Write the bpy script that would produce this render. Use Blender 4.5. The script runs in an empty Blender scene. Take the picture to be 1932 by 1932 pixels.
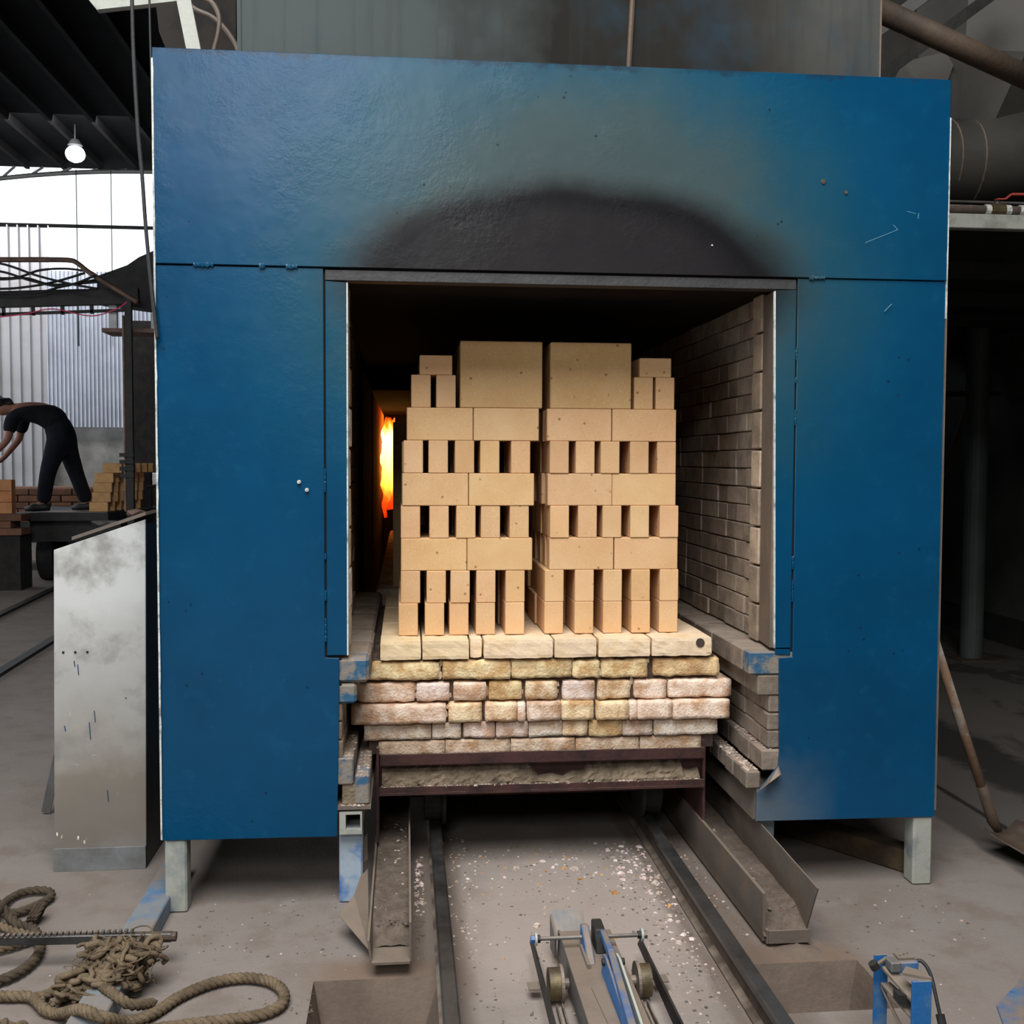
import bpy, bmesh, math, random
from mathutils import Vector, Matrix, noise
SC = bpy.context.scene; COL = SC.collection
PI = math.pi; R_ = math.radians
random.seed(7)

# ------------------------------------------------------------------ camera
CP = Vector((-.3553, -3.3645, 1.4254)); YAW, PITCH, ROLL, FPX = .0995, .0475, .0035, 1999.0
fw = Vector((math.sin(YAW)*math.cos(PITCH), math.cos(YAW)*math.cos(PITCH), -math.sin(PITCH)))
r0 = Vector((math.cos(YAW), -math.sin(YAW), 0)); u0 = r0.cross(fw)
RT = r0*math.cos(ROLL)+u0*math.sin(ROLL); UP = u0*math.cos(ROLL)-r0*math.sin(ROLL)
cd = bpy.data.cameras.new('camera'); cam = bpy.data.objects.new('camera', cd); COL.objects.link(cam)
cam.matrix_world = Matrix(((RT.x, UP.x, -fw.x, CP.x), (RT.y, UP.y, -fw.y, CP.y), (RT.z, UP.z, -fw.z, CP.z), (0, 0, 0, 1)))
cd.sensor_width = 36; cd.lens = 36*FPX/1932; cd.clip_end = 200
SC.camera = cam
def at(px, py, ax, v):
    """world point seen at a photo pixel, on the plane ax = v"""
    d = RT*((px-966)/FPX)-UP*((py-966)/FPX)+fw
    i = 'XYZ'.index(ax); return CP+d*((v-CP[i])/d[i])

# ------------------------------------------------------------------ light
w = bpy.data.worlds.new('world'); SC.world = w; w.use_nodes = True
bg = w.node_tree.nodes['Background']; bg.inputs[0].default_value = (.86, .93, 1, 1); bg.inputs[1].default_value = 2.6
def area(name, loc, rot, sx, sy, power, col):
    l = bpy.data.lights.new(name, 'AREA'); l.shape = 'RECTANGLE'; l.size = sx; l.size_y = sy
    l.energy = power; l.color = col
    o = bpy.data.objects.new(name, l); COL.objects.link(o); o.location = loc; o.rotation_euler = rot; return o
area('roof_area_light', (-.9, -3.7, 5.9), (0, 0, 0), 4.0, 4.8, 800, (.97, .985, 1))  # main skylight in the hall roof
area('roof_area_light', (-1.7, -10.4, 5.9), (0, 0, 0), 2.6, 3.4, 500, (.95, .975, 1))  # second skylight, mirrored in the upper blue panel
area('roof_area_light', (-6.0, 11.4, 5.7), (R_(62), 0, 0), 4, 1.6, 230, (.93, .96, 1))  # added fill for the far wall sheets, tilted clear of the worker
SC.view_settings.view_transform = 'Standard'; SC.view_settings.look = 'None'
SC.view_settings.exposure = 0.0; SC.view_settings.gamma = 1; SC.view_settings.use_curve_mapping = False
SC.cycles.max_bounces = 7; SC.cycles.diffuse_bounces = 4; SC.cycles.use_denoising = True
SC.cycles.sample_clamp_indirect = 6

# ------------------------------------------------------------------ materials
def L(c):
    return tuple((x/255/12.92 if x/255 <= .04045 else ((x/255+.055)/1.055)**2.4) for x in c)+(1,)
class NT:
    def __init__(s, name):
        s.m = bpy.data.materials.new(name); s.m.use_nodes = True; s.t = s.m.node_tree; s.b = s.t.nodes['Principled BSDF']
    def n(s, typ, **k):
        nd = s.t.nodes.new('ShaderNode'+typ)
        for a, v in k.items(): setattr(nd, a, v)
        return nd
    def l(s, a, b): s.t.links.new(a, b)
    def noise(s, vec, sc, det=5, ro=.6):
        n = s.n('TexNoise'); n.inputs['Scale'].default_value = sc; n.inputs['Detail'].default_value = det; n.inputs['Roughness'].default_value = ro
        s.l(vec, n.inputs['Vector']); return n.outputs['Fac']
    def ramp(s, fac, stops):
        r = s.n('ValToRGB'); e = r.color_ramp.elements
        while len(e) < len(stops): e.new(.5)
        for el, (p, c) in zip(e, stops):
            el.position = p; el.color = c if len(c) == 4 else tuple(c)+(1,)
        s.l(fac, r.inputs[0]); return r.outputs[0]
    def step(s, fac, a, b):
        r = s.n('MapRange'); r.inputs[1].default_value = a; r.inputs[2].default_value = b; s.l(fac, r.inputs[0]); return r.outputs[0]
    def mix(s, fac, a, b, mode='MIX'):
        m = s.n('Mix', data_type='RGBA', blend_type=mode)
        for v, i in ((fac, 0), (a, 6), (b, 7)):
            if isinstance(v, (int, float, tuple)): m.inputs[i].default_value = v
            else: s.l(v, m.inputs[i])
        return m.outputs[2]
    def math(s, op, a, b=0):
        m = s.n('Math', operation=op)
        for v, i in ((a, 0), (b, 1)):
            if isinstance(v, (int, float)): m.inputs[i].default_value = v
            else: s.l(v, m.inputs[i])
        return m.outputs[0]
    def vec(s, rnd=True, scale=(1, 1, 1)):
        tc = s.n('TexCoord').outputs['Object']
        if rnd:
            oi = s.n('ObjectInfo'); v = s.n('VectorMath', operation='MULTIPLY_ADD'); cx = s.n('CombineXYZ')
            for i in range(3): s.l(oi.outputs['Random'], cx.inputs[i])
            s.l(cx.outputs[0], v.inputs[0]); v.inputs[1].default_value = (31, 17, 23); s.l(tc, v.inputs[2]); tc = v.outputs[0]
        if scale != (1, 1, 1):
            m = s.n('VectorMath', operation='MULTIPLY'); s.l(tc, m.inputs[0]); m.inputs[1].default_value = scale; tc = m.outputs[0]
        return tc
    def bump(s, h, st, dist=.01):
        b = s.n('Bump'); b.inputs['Strength'].default_value = st; b.inputs['Distance'].default_value = dist
        s.l(h, b.inputs['Height']); s.l(b.outputs[0], s.b.inputs['Normal'])
    def out(s, col, rough=.7, metal=0, spec=.5):
        if isinstance(col, tuple): s.b.inputs['Base Color'].default_value = col
        else: s.l(col, s.b.inputs['Base Color'])
        if isinstance(rough, (int, float)): s.b.inputs['Roughness'].default_value = rough
        else: s.l(rough, s.b.inputs['Roughness'])
        s.b.inputs['Metallic'].default_value = metal; s.b.inputs['Specular IOR Level'].default_value = spec
        return s.m
DUST = (128, 114, 100)
def mk(name, c, c2=None, sc=5, lo=.4, hi=.65, rough=.7, metal=0, spec=.5, fine=.2, fsc=70, bump=.15, dust=0, objcol=False, rnd=True, third=None, dcol=DUST):
    t = NT(name); v = t.vec(rnd)
    col = L(c)
    if c2: col = t.mix(t.step(t.noise(v, sc), lo, hi), L(c), L(c2))
    if third: col = t.mix(t.step(t.noise(v, third[1], 8, .7), third[2], third[3]), col, L(third[0]))
    f = t.noise(v, fsc, 4)
    if objcol:
        oi = t.n('ObjectInfo'); col = t.mix(1.0, col, oi.outputs['Color'], 'MULTIPLY')
    g = t.math('ADD', t.math('MULTIPLY', f, 2*fine), 1-fine)
    cc = t.n('CombineColor')
    for i in range(3): t.l(g, cc.inputs[i])
    col = t.mix(1.0, col, cc.outputs[0], 'MULTIPLY')
    if dust:
        ge = t.n('NewGeometry'); sx = t.n('SeparateXYZ'); t.l(ge.outputs['Normal'], sx.inputs[0])
        d = t.math('MULTIPLY', t.step(sx.outputs[2], .3, .9), t.step(t.noise(v, 9), .62-dust*.5, .75-dust*.3))
        col = t.mix(d, col, L(dcol))
    if bump: t.bump(f, bump)
    return t.out(col, rough, metal, spec)

# --- the kiln's blue paint, sooty round the mouth
def blue_paint():
    t = NT('blue_paint'); v = t.vec(False); sx = t.n('SeparateXYZ'); t.l(v, sx.inputs[0])
    n1 = t.noise(v, 2.2, 4); n2 = t.noise(v, 14, 6)
    base = t.mix(t.step(n1, .35, .7), L((0, 57, 88)), L((0, 65, 100)))
    base = t.mix(t.step(n2, .55, .9), base, L((4, 70, 102)))
    def ell(cx, cz, rx, rz, wob):
        ex = t.math('DIVIDE', t.math('SUBTRACT', sx.outputs[0], cx), rx); ez = t.math('DIVIDE', t.math('SUBTRACT', sx.outputs[2], cz), rz)
        d = t.math('SQRT', t.math('ADD', t.math('MULTIPLY', ex, ex), t.math('MULTIPLY', ez, ez)))
        return t.math('ADD', d, t.math('MULTIPLY', t.math('SUBTRACT', t.noise(v, 3.2, 4), .5), wob))
    halo = ell(.20, 2.02, 1.08, .95, .32); core = ell(.17, 1.99, .80, .34, .20)
    hc = t.ramp(halo, [(0, L((68, 70, 66))), (.5, L((62, 76, 74))), (.8, L((34, 76, 84))), (1, L((14, 74, 96)))])
    col = t.mix(t.math('MULTIPLY', t.step(halo, 1.12, .55), .88), base, hc)
    rim = t.ramp(core, [(0, L((37, 35, 36))), (.62, L((34, 32, 33))), (.76, L((22, 21, 23))), (.88, L((32, 33, 32))), (1, L((48, 53, 49)))])
    col = t.mix(t.step(core, 1.04, .80), col, rim)
    # flaking along the top edge
    fl_ = t.math('MULTIPLY', t.step(t.math('ADD', sx.outputs[2], t.math('MULTIPLY', t.noise(v, 30, 5), .07)), 2.69, 2.705), t.step(t.noise(v, 4, 3), .42, .55))
    col = t.mix(t.math('MULTIPLY', fl_, .7), col, L((26, 40, 56)))
    # pale scratches and little pits
    ms = t.n('VectorMath', operation='MULTIPLY'); t.l(v, ms.inputs[0]); ms.inputs[1].default_value = (26, 1, 5)
    col = t.mix(t.math('MULTIPLY', t.step(t.noise(ms.outputs[0], 2.2, 8, .75), .74, .80), .35), col, L((96, 140, 150)))
    vo = t.n('TexVoronoi'); vo.inputs['Scale'].default_value = 26; t.l(v, vo.inputs['Vector'])
    pit = t.math('MULTIPLY', t.math('LESS_THAN', vo.outputs['Distance'], .11), t.math('GREATER_THAN', t.noise(v, 3.3, 2), .60))
    col = t.mix(t.math('MULTIPLY', pit, .75), col, L((20, 24, 30)))
    dl = t.math('MULTIPLY', t.step(t.math('ADD', sx.outputs[2], t.math('MULTIPLY', t.noise(v, 6, 4), .25)), .60, .40), t.step(t.math('ABSOLUTE', t.math('SUBTRACT', sx.outputs[0], .80)), .28, .04))
    col = t.mix(t.math('MULTIPLY', dl, .75), col, L((92, 100, 104)))
    h = t.math('ADD', t.math('MULTIPLY', t.noise(v, 5, 3), 1.0), t.math('MULTIPLY', t.noise(v, 55, 5, .65), t.step(t.noise(v, 2.6, 3), .42, .62)))
    t.bump(h, .20, .006)
    return t.out(col, t.math('ADD', t.math('MULTIPLY', n2, .10), .21), 0, .30)
M = {}
M['blue'] = blue_paint()
def hood_mat():
    t = NT('sooty_sheet'); v = t.vec(False); sx = t.n('SeparateXYZ'); t.l(v, sx.inputs[0])
    n = t.noise(v, 1.7, 5)
    x = t.math('ADD', sx.outputs[0], t.math('MULTIPLY', t.math('SUBTRACT', n, .5), 1.1))
    col = t.ramp(t.step(x, -1.1, 1.1), [(0, L((70, 77, 76))), (.3, L((64, 70, 69))), (.48, L((29, 28, 25))), (.75, L((36, 34, 31))), (1, L((72, 72, 69)))])
    col = t.mix(t.math('MULTIPLY', t.step(t.noise(v, 2.6, 4), .55, .70), .45), col, L((36, 62, 76)))
    ms = t.n('VectorMath', operation='MULTIPLY'); t.l(v, ms.inputs[0]); ms.inputs[1].default_value = (22, 1, 1.2)
    col = t.mix(t.math('MULTIPLY', t.step(t.noise(ms.outputs[0], 1.5, 5), .5, .75), .4), col, L((44, 42, 38)))
    return t.out(col, .8, 0, .12)
M['hood'] = hood_mat()
M['chip'] = mk('chipped_white', (198, 200, 194), (96, 96, 90), 22, .5, .7, .8, bump=.3, fsc=120)
M['slot'] = mk('dark_gap', (14, 13, 12), rough=.95)
M['firebrick'] = None
def firebrick():
    t = NT('fired_firebrick'); v = t.vec(True)
    n = t.noise(v, 7, 4)
    col = t.mix(t.step(n, .3, .75), L((212, 168, 122)), L((222, 184, 140)))
    oi = t.n('ObjectInfo'); col = t.mix(1.0, col, oi.outputs['Color'], 'MULTIPLY')
    g = t.noise(v, 190, 3, .8)
    col = t.mix(t.step(g, .60, .74), col, L((238, 210, 172)))
    col = t.mix(t.math('MULTIPLY', t.step(g, .40, .28), .7), col, L((170, 122, 80)))
    vo = t.n('TexVoronoi'); vo.inputs['Scale'].default_value = 24; t.l(v, vo.inputs['Vector'])
    sp = t.math('MULTIPLY', t.step(vo.outputs['Distance'], .15, .05), t.math('GREATER_THAN', t.noise(v, 9, 2), .5))
    col = t.mix(t.math('MULTIPLY', sp, .8), col, L((112, 78, 46)))
    t.bump(g, .10, .004)
    return t.out(col, .9, 0, .2)
M['firebrick'] = firebrick()
M['oldbrick'] = mk('eroded_brick', (246, 238, 226), (200, 172, 144), 18, .40, .62, .92, spec=.2, fine=.28, fsc=120, bump=.6, objcol=True, third=((136, 98, 68), 30, .62, .76))
M['slab'] = mk('deck_slab', (228, 204, 172), (212, 182, 138), 10, .45, .72, .9, spec=.2, fine=.12, fsc=110, bump=.2, objcol=True, third=((150, 92, 54), 20, .72, .8))
M['lining'] = mk('dusty_lining_brick', (156, 140, 124), (124, 111, 99), 12, .4, .65, .92, spec=.2, fine=.15, bump=.3, objcol=True, dust=.5, dcol=(140, 126, 112))
M['soot'] = mk('sooty_lining', (38, 33, 30), (28, 25, 23), 6, .4, .65, .95, spec=.1)
M['ledge'] = mk('painted_ledge_brick', (124, 116, 106), (44, 84, 112), 11, .46, .54, .9, fine=.18, bump=.3, dust=.9, dcol=(132, 118, 104))
M['jointmortar'] = mk('joint_mortar', (96, 78, 64), (60, 48, 40), 14, .4, .62, .95, fine=.3, fsc=60, bump=.5)
M['mortar'] = mk('crumbling_mortar', (128, 112, 92), (92, 78, 62), 14, .4, .62, .95, fine=.3, fsc=60, bump=.8)
M['maroon'] = mk('rusty_maroon_steel', (74, 46, 42), (50, 34, 32), 12, .4, .65, .6, .3, fine=.2, dust=.45, bump=.2)
M['dark'] = mk('dark_core', (40, 35, 31), (26, 23, 21), 8, .4, .6, .95)
M['steel'] = mk('dusty_steel', (104, 94, 85), (120, 105, 92), 7, .4, .65, .6, .25, fine=.15, dust=.8, bump=.15)
M['sand'] = mk('grey_sand', (108, 94, 82), (90, 77, 66), 30, .4, .6, .98, fine=.35, fsc=140, bump=.9, dcol=(140, 126, 112))
M['rail'] = mk('rail_steel', (76, 74, 72), (52, 50, 48), 9, .4, .65, .36, .5, fine=.15, bump=.06)
M['railfoot'] = mk('rail_foot_steel', (92, 80, 70), (70, 60, 52), 12, .4, .65, .8, .2, dust=.4)
M['bare'] = mk('bare_blued_steel', (98, 98, 98), (86, 80, 74), 5, .42, .62, .5, .2, fine=.12, dust=.5, bump=.08)
M['bluesteel'] = mk('worn_blue_steel', (26, 92, 150), (88, 112, 132), 13, .5, .68, .5, .1, fine=.15, dust=.55, bump=.15)
M['dustyblue'] = mk('dusty_blue_steel', (116, 120, 122), (66, 104, 140), 5, .46, .64, .6, .1, fine=.12, dust=.3, bump=.1)
M['legpaint'] = mk('chalky_grey_paint', (150, 150, 140), (104, 112, 114), 9, .45, .65, .7, fine=.12, bump=.1, third=((96, 84, 70), 9, .62, .75))
M['legblue'] = mk('chalky_blue_paint', (150, 162, 172), (58, 104, 160), 5, .48, .6, .65, fine=.12, bump=.1, third=((120, 110, 100), 11, .62, .75))
M['rust'] = mk('rusty_pipe', (92, 76, 62), (70, 58, 50), 8, .4, .65, .7, .3, fine=.2)
M['duct'] = mk('dirty_duct_sheet', (70, 66, 60), (56, 53, 49), 2.5, .4, .65, .6, .3, fine=.1, bump=.04)
M['lightsteel'] = mk('pale_painted_steel', (162, 163, 153), (128, 128, 118), 9, .5, .68, .6, fine=.15, bump=.1)
M['darksteel'] = mk('dark_steel', (48, 46, 44), (34, 33, 32), 8, .4, .65, .6, .3, fine=.2)
M['brownsteel'] = mk('brown_steel', (116, 88, 74), (84, 66, 58), 8, .4, .65, .6, .2, fine=.2)
M['rope'] = mk('hemp_rope', (118, 102, 82), (90, 77, 61), 20, .4, .65, .95, spec=.1, fine=.4, fsc=260, bump=.6)
M['roperope'] = mk('dark_oiled_rope', (84, 72, 58), (64, 54, 44), 20, .4, .65, .9, spec=.2, fine=.3, fsc=260, bump=.6)
M['chips'] = mk('pale_brick_chips', (196, 180, 166), (150, 124, 106), 40, .42, .62, .95, fine=.25, fsc=160, bump=.4)
M['greychips'] = mk('grey_grit', (112, 98, 86), (82, 72, 64), 40, .42, .62, .95, fine=.25, fsc=160, bump=.4)
M['roof'] = mk('dark_roof_sheet', (15, 15, 16), (11, 11, 12), 3, .4, .65, 1.0, spec=.03, fine=.1, bump=0)
M['purlin'] = mk('purlin_steel', (30, 29, 28), (23, 22, 22), 3, .4, .65, 1.0, spec=.03, fine=.1, bump=0)
M['concrete'] = mk('stained_concrete', (150, 146, 140), (112, 110, 106), 2.4, .4, .66, .9, fine=.12, fsc=30, bump=.15)
M['sheetA'] = mk('grey_rib_sheet', (176, 174, 176), (160, 156, 156), 1.2, .4, .65, .42, .25, fine=.05, bump=0)
M['sheetB'] = mk('galvanised_sheet', (196, 200, 208), (176, 178, 188), 1.2, .4, .65, .30, .6, fine=.05, bump=0)
M['wallgrey'] = mk('dirty_render', (84, 84, 80), (56, 54, 51), 1.3, .4, .66, .9, fine=.12, fsc=20, bump=.1)
M['column'] = mk('grey_column_paint', (74, 80, 78), (62, 67, 65), 3, .4, .65, .6, fine=.1, bump=0)
M['red'] = mk('red_plastic', (176, 70, 56), rough=.5)
M['brass'] = mk('old_brass', (104, 90, 62), (80, 70, 54), 20, .4, .6, .5, .5)
M['tape'] = mk('white_tape', (210, 208, 200), (150, 146, 138), 60, .45, .6, .7)
M['wood'] = mk('worn_wood', (126, 98, 76), (150, 140, 128), 11, .5, .66, .8, fine=.25, fsc=50, bump=.2)
M['timber'] = mk('dirty_timber', (80, 64, 44), (56, 44, 32), 9, .4, .65, .9, fine=.25, bump=.3)
M['shirt'] = mk('dark_shirt', (28, 29, 32), (21, 22, 26), 8, .4, .65, .95, spec=.15, fsc=30)
M['trousers'] = mk('navy_trousers', (25, 27, 34), (19, 21, 26), 8, .4, .65, .95, spec=.15, fsc=30)
M['skin'] = mk('skin', (136, 92, 72), rough=.6, fine=.06, bump=0)
M['hair'] = mk('black_hair', (22, 20, 20), rough=.6, fsc=200, fine=.4)
M['shoe'] = mk('black_shoe', (26, 25, 26), rough=.6)
M['greybrick'] = mk('stacked_brick_tan', (206, 160, 112), (186, 144, 104), 12, .4, .65, .9, spec=.2, fine=.12, objcol=True)
M['redbrick'] = mk('old_red_brick', (134, 92, 70), (112, 84, 66), 9, .4, .65, .92, fine=.2, objcol=True)
M['white'] = mk('white_block', (214, 214, 212), (190, 190, 188), 6, .4, .65, .85, fine=.06)
M['cable'] = mk('black_cable', (30, 29, 29), rough=.6, fine=.1)
M['pink'] = mk('pink_cord', (226, 74, 110), rough=.7, fine=.05)
M['rubber'] = mk('tyre_rubber', (30, 29, 28), (44, 41, 38), 9, .45, .65, .9)
def cabinet_mat():
    t = NT('scuffed_white_sheet'); v = t.vec(False); sx = t.n('SeparateXYZ'); t.l(v, sx.inputs[0]); z = sx.outputs[2]
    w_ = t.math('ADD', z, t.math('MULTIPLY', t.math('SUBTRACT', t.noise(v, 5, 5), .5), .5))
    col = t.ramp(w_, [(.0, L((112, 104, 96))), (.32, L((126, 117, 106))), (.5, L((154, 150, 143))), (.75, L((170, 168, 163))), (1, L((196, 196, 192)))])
    bl = t.step(t.noise(v, 4.5, 5), .52, .64)
    col = t.mix(t.math('MULTIPLY', bl, .75), col, L((126, 122, 117)))
    for sc_, k in (((70, 1, 9), 1.5), ((14, 1, 60), 1.5), ((40, 1, 30), 1.3)):
        ms = t.n('VectorMath', operation='MULTIPLY'); t.l(v, ms.inputs[0]); ms.inputs[1].default_value = sc_
        col = t.mix(t.math('MULTIPLY', t.step(t.noise(ms.outputs[0], k, 8, .7), .66, .76), .55), col, L((206, 205, 201)))
    return t.out(col, .55, .1, .5)
M['cab'] = cabinet_mat()
M['cabside'] = mk('dark_cabinet_side', (40, 42, 44), (32, 33, 35), 4, .4, .65, .5, fine=.08)
M['cabbase'] = mk('grey_plinth', (120, 122, 122), (102, 102, 100), 8, .4, .65, .6, .2, fine=.1)
def floor_mat():
    t = NT('dusty_concrete_floor'); v = t.vec(False); sx = t.n('SeparateXYZ'); t.l(v, sx.inputs[0])
    col = t.mix(t.step(t.noise(v, 1.5, 6), .35, .65), L((126, 117, 110)), L((116, 106, 98)))
    col = t.mix(t.step(t.noise(v, 6, 6), .5, .75), col, L((110, 97, 87)))
    col = t.mix(t.math('MULTIPLY', t.step(t.noise(v, 3.2, 5), .58, .72), .6), col, L((136, 129, 124)))
    f = t.noise(v, 90, 5, .7)
    col = t.mix(t.math('MULTIPLY', t.step(f, .56, .75), .35), col, L((84, 74, 66)))
    X, Y = sx.outputs[0], sx.outputs[1]
    wob = t.math('MULTIPLY', t.math('SUBTRACT', t.noise(v, 5, 5), .5), .30)
    def spot(cx, cy, rx, ry):
        ex = t.math('DIVIDE', t.math('SUBTRACT', X, cx), rx); ey = t.math('DIVIDE', t.math('SUBTRACT', Y, cy), ry)
        return t.step(t.math('ADD', t.math('SQRT', t.math('ADD', t.math('MULTIPLY', ex, ex), t.math('MULTIPLY', ey, ey))), t.math('MULTIPLY', wob, 2)), 1.15, .6)
    col = t.mix(t.math('MULTIPLY', spot(.17, -.15, .42, .75), .55), col, L((172, 158, 148)))
    # brown earth spilled round the pits, dark dirt beside the rails
    for q in ((.74, -.50, .24, .16), (-.42, -.48, .24, .14)): col = t.mix(t.math('MULTIPLY', spot(*q), .8), col, L((112, 92, 76)))
    for cx, wd in ((-.31, .055), (.62, .075), (-.205, .03), (.50, .03)):
        k = t.step(t.math('ADD', t.math('ABSOLUTE', t.math('SUBTRACT', X, cx)), t.math('MULTIPLY', wob, .25)), wd*1.4, wd*.5)
        col = t.mix(t.math('MULTIPLY', k, .6), col, L((92, 78, 68)))
    # darker aisle beyond the kiln plinth, shade mixed into its colour; joint, wet streak
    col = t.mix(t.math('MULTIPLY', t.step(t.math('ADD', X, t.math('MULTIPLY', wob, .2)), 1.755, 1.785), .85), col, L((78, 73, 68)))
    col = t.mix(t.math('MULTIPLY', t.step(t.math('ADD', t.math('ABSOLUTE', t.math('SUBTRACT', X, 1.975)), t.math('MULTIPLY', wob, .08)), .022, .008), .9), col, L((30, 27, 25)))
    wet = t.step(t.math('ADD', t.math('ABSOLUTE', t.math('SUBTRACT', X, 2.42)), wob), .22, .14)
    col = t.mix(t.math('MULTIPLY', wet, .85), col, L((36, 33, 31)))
    aisle_blotch = t.math('MULTIPLY', t.step(X, 2.5, 2.9), t.step(t.noise(t.vec(False, (1.0, .6, 1)), 2.6, 5), .54, .60))  # uneven darker blotches toward the far side of the aisle
    col = t.mix(t.math('MULTIPLY', aisle_blotch, .7), col, L((40, 36, 34)))
    t.bump(t.math('ADD', t.noise(v, 8, 6), f), .22, .02)
    return t.out(col, .92, 0, .25)
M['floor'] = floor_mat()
M['pit'] = mk('dusty_pit', (108, 94, 83), (92, 79, 69), 5, .4, .65, .95, fine=.12, bump=.25, spec=.2)
def emit(name, c, s):
    t = NT(name); t.b.inputs['Emission Color'].default_value = L(c); t.b.inputs['Emission Strength'].default_value = s
    return t.out((0, 0, 0, 1), .8)
M['lamp'] = emit('lamp_glow', (240, 246, 255), 7)
def flame_mat():
    t = NT('furnace_flame'); tc = t.n('TexCoord').outputs['Generated']; sx = t.n('SeparateXYZ'); t.l(tc, sx.inputs[0])
    v = t.vec(False, (6, 3, 2))
    z = t.math('ADD', sx.outputs[2], t.math('MULTIPLY', t.math('SUBTRACT', t.noise(v, 2.5, 4), .5), .35))
    col = t.ramp(z, [(0, L((150, 20, 4))), (.22, L((226, 60, 8))), (.42, L((255, 160, 44))), (.78, L((255, 190, 90))), (.9, L((244, 92, 14))), (1, L((170, 24, 6)))])
    st = t.ramp(z, [(0, (.15,)*3), (.2, (.35,)*3), (.45, (1, 1, 1)), (.78, (1, 1, 1)), (.9, (.5,)*3), (1, (.12,)*3)])
    t.l(col, t.b.inputs['Emission Color']); t.l(t.math('MULTIPLY', st, 11), t.b.inputs['Emission Strength'])
    return t.out((0, 0, 0, 1), .9)
M['flame'] = flame_mat()

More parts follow.
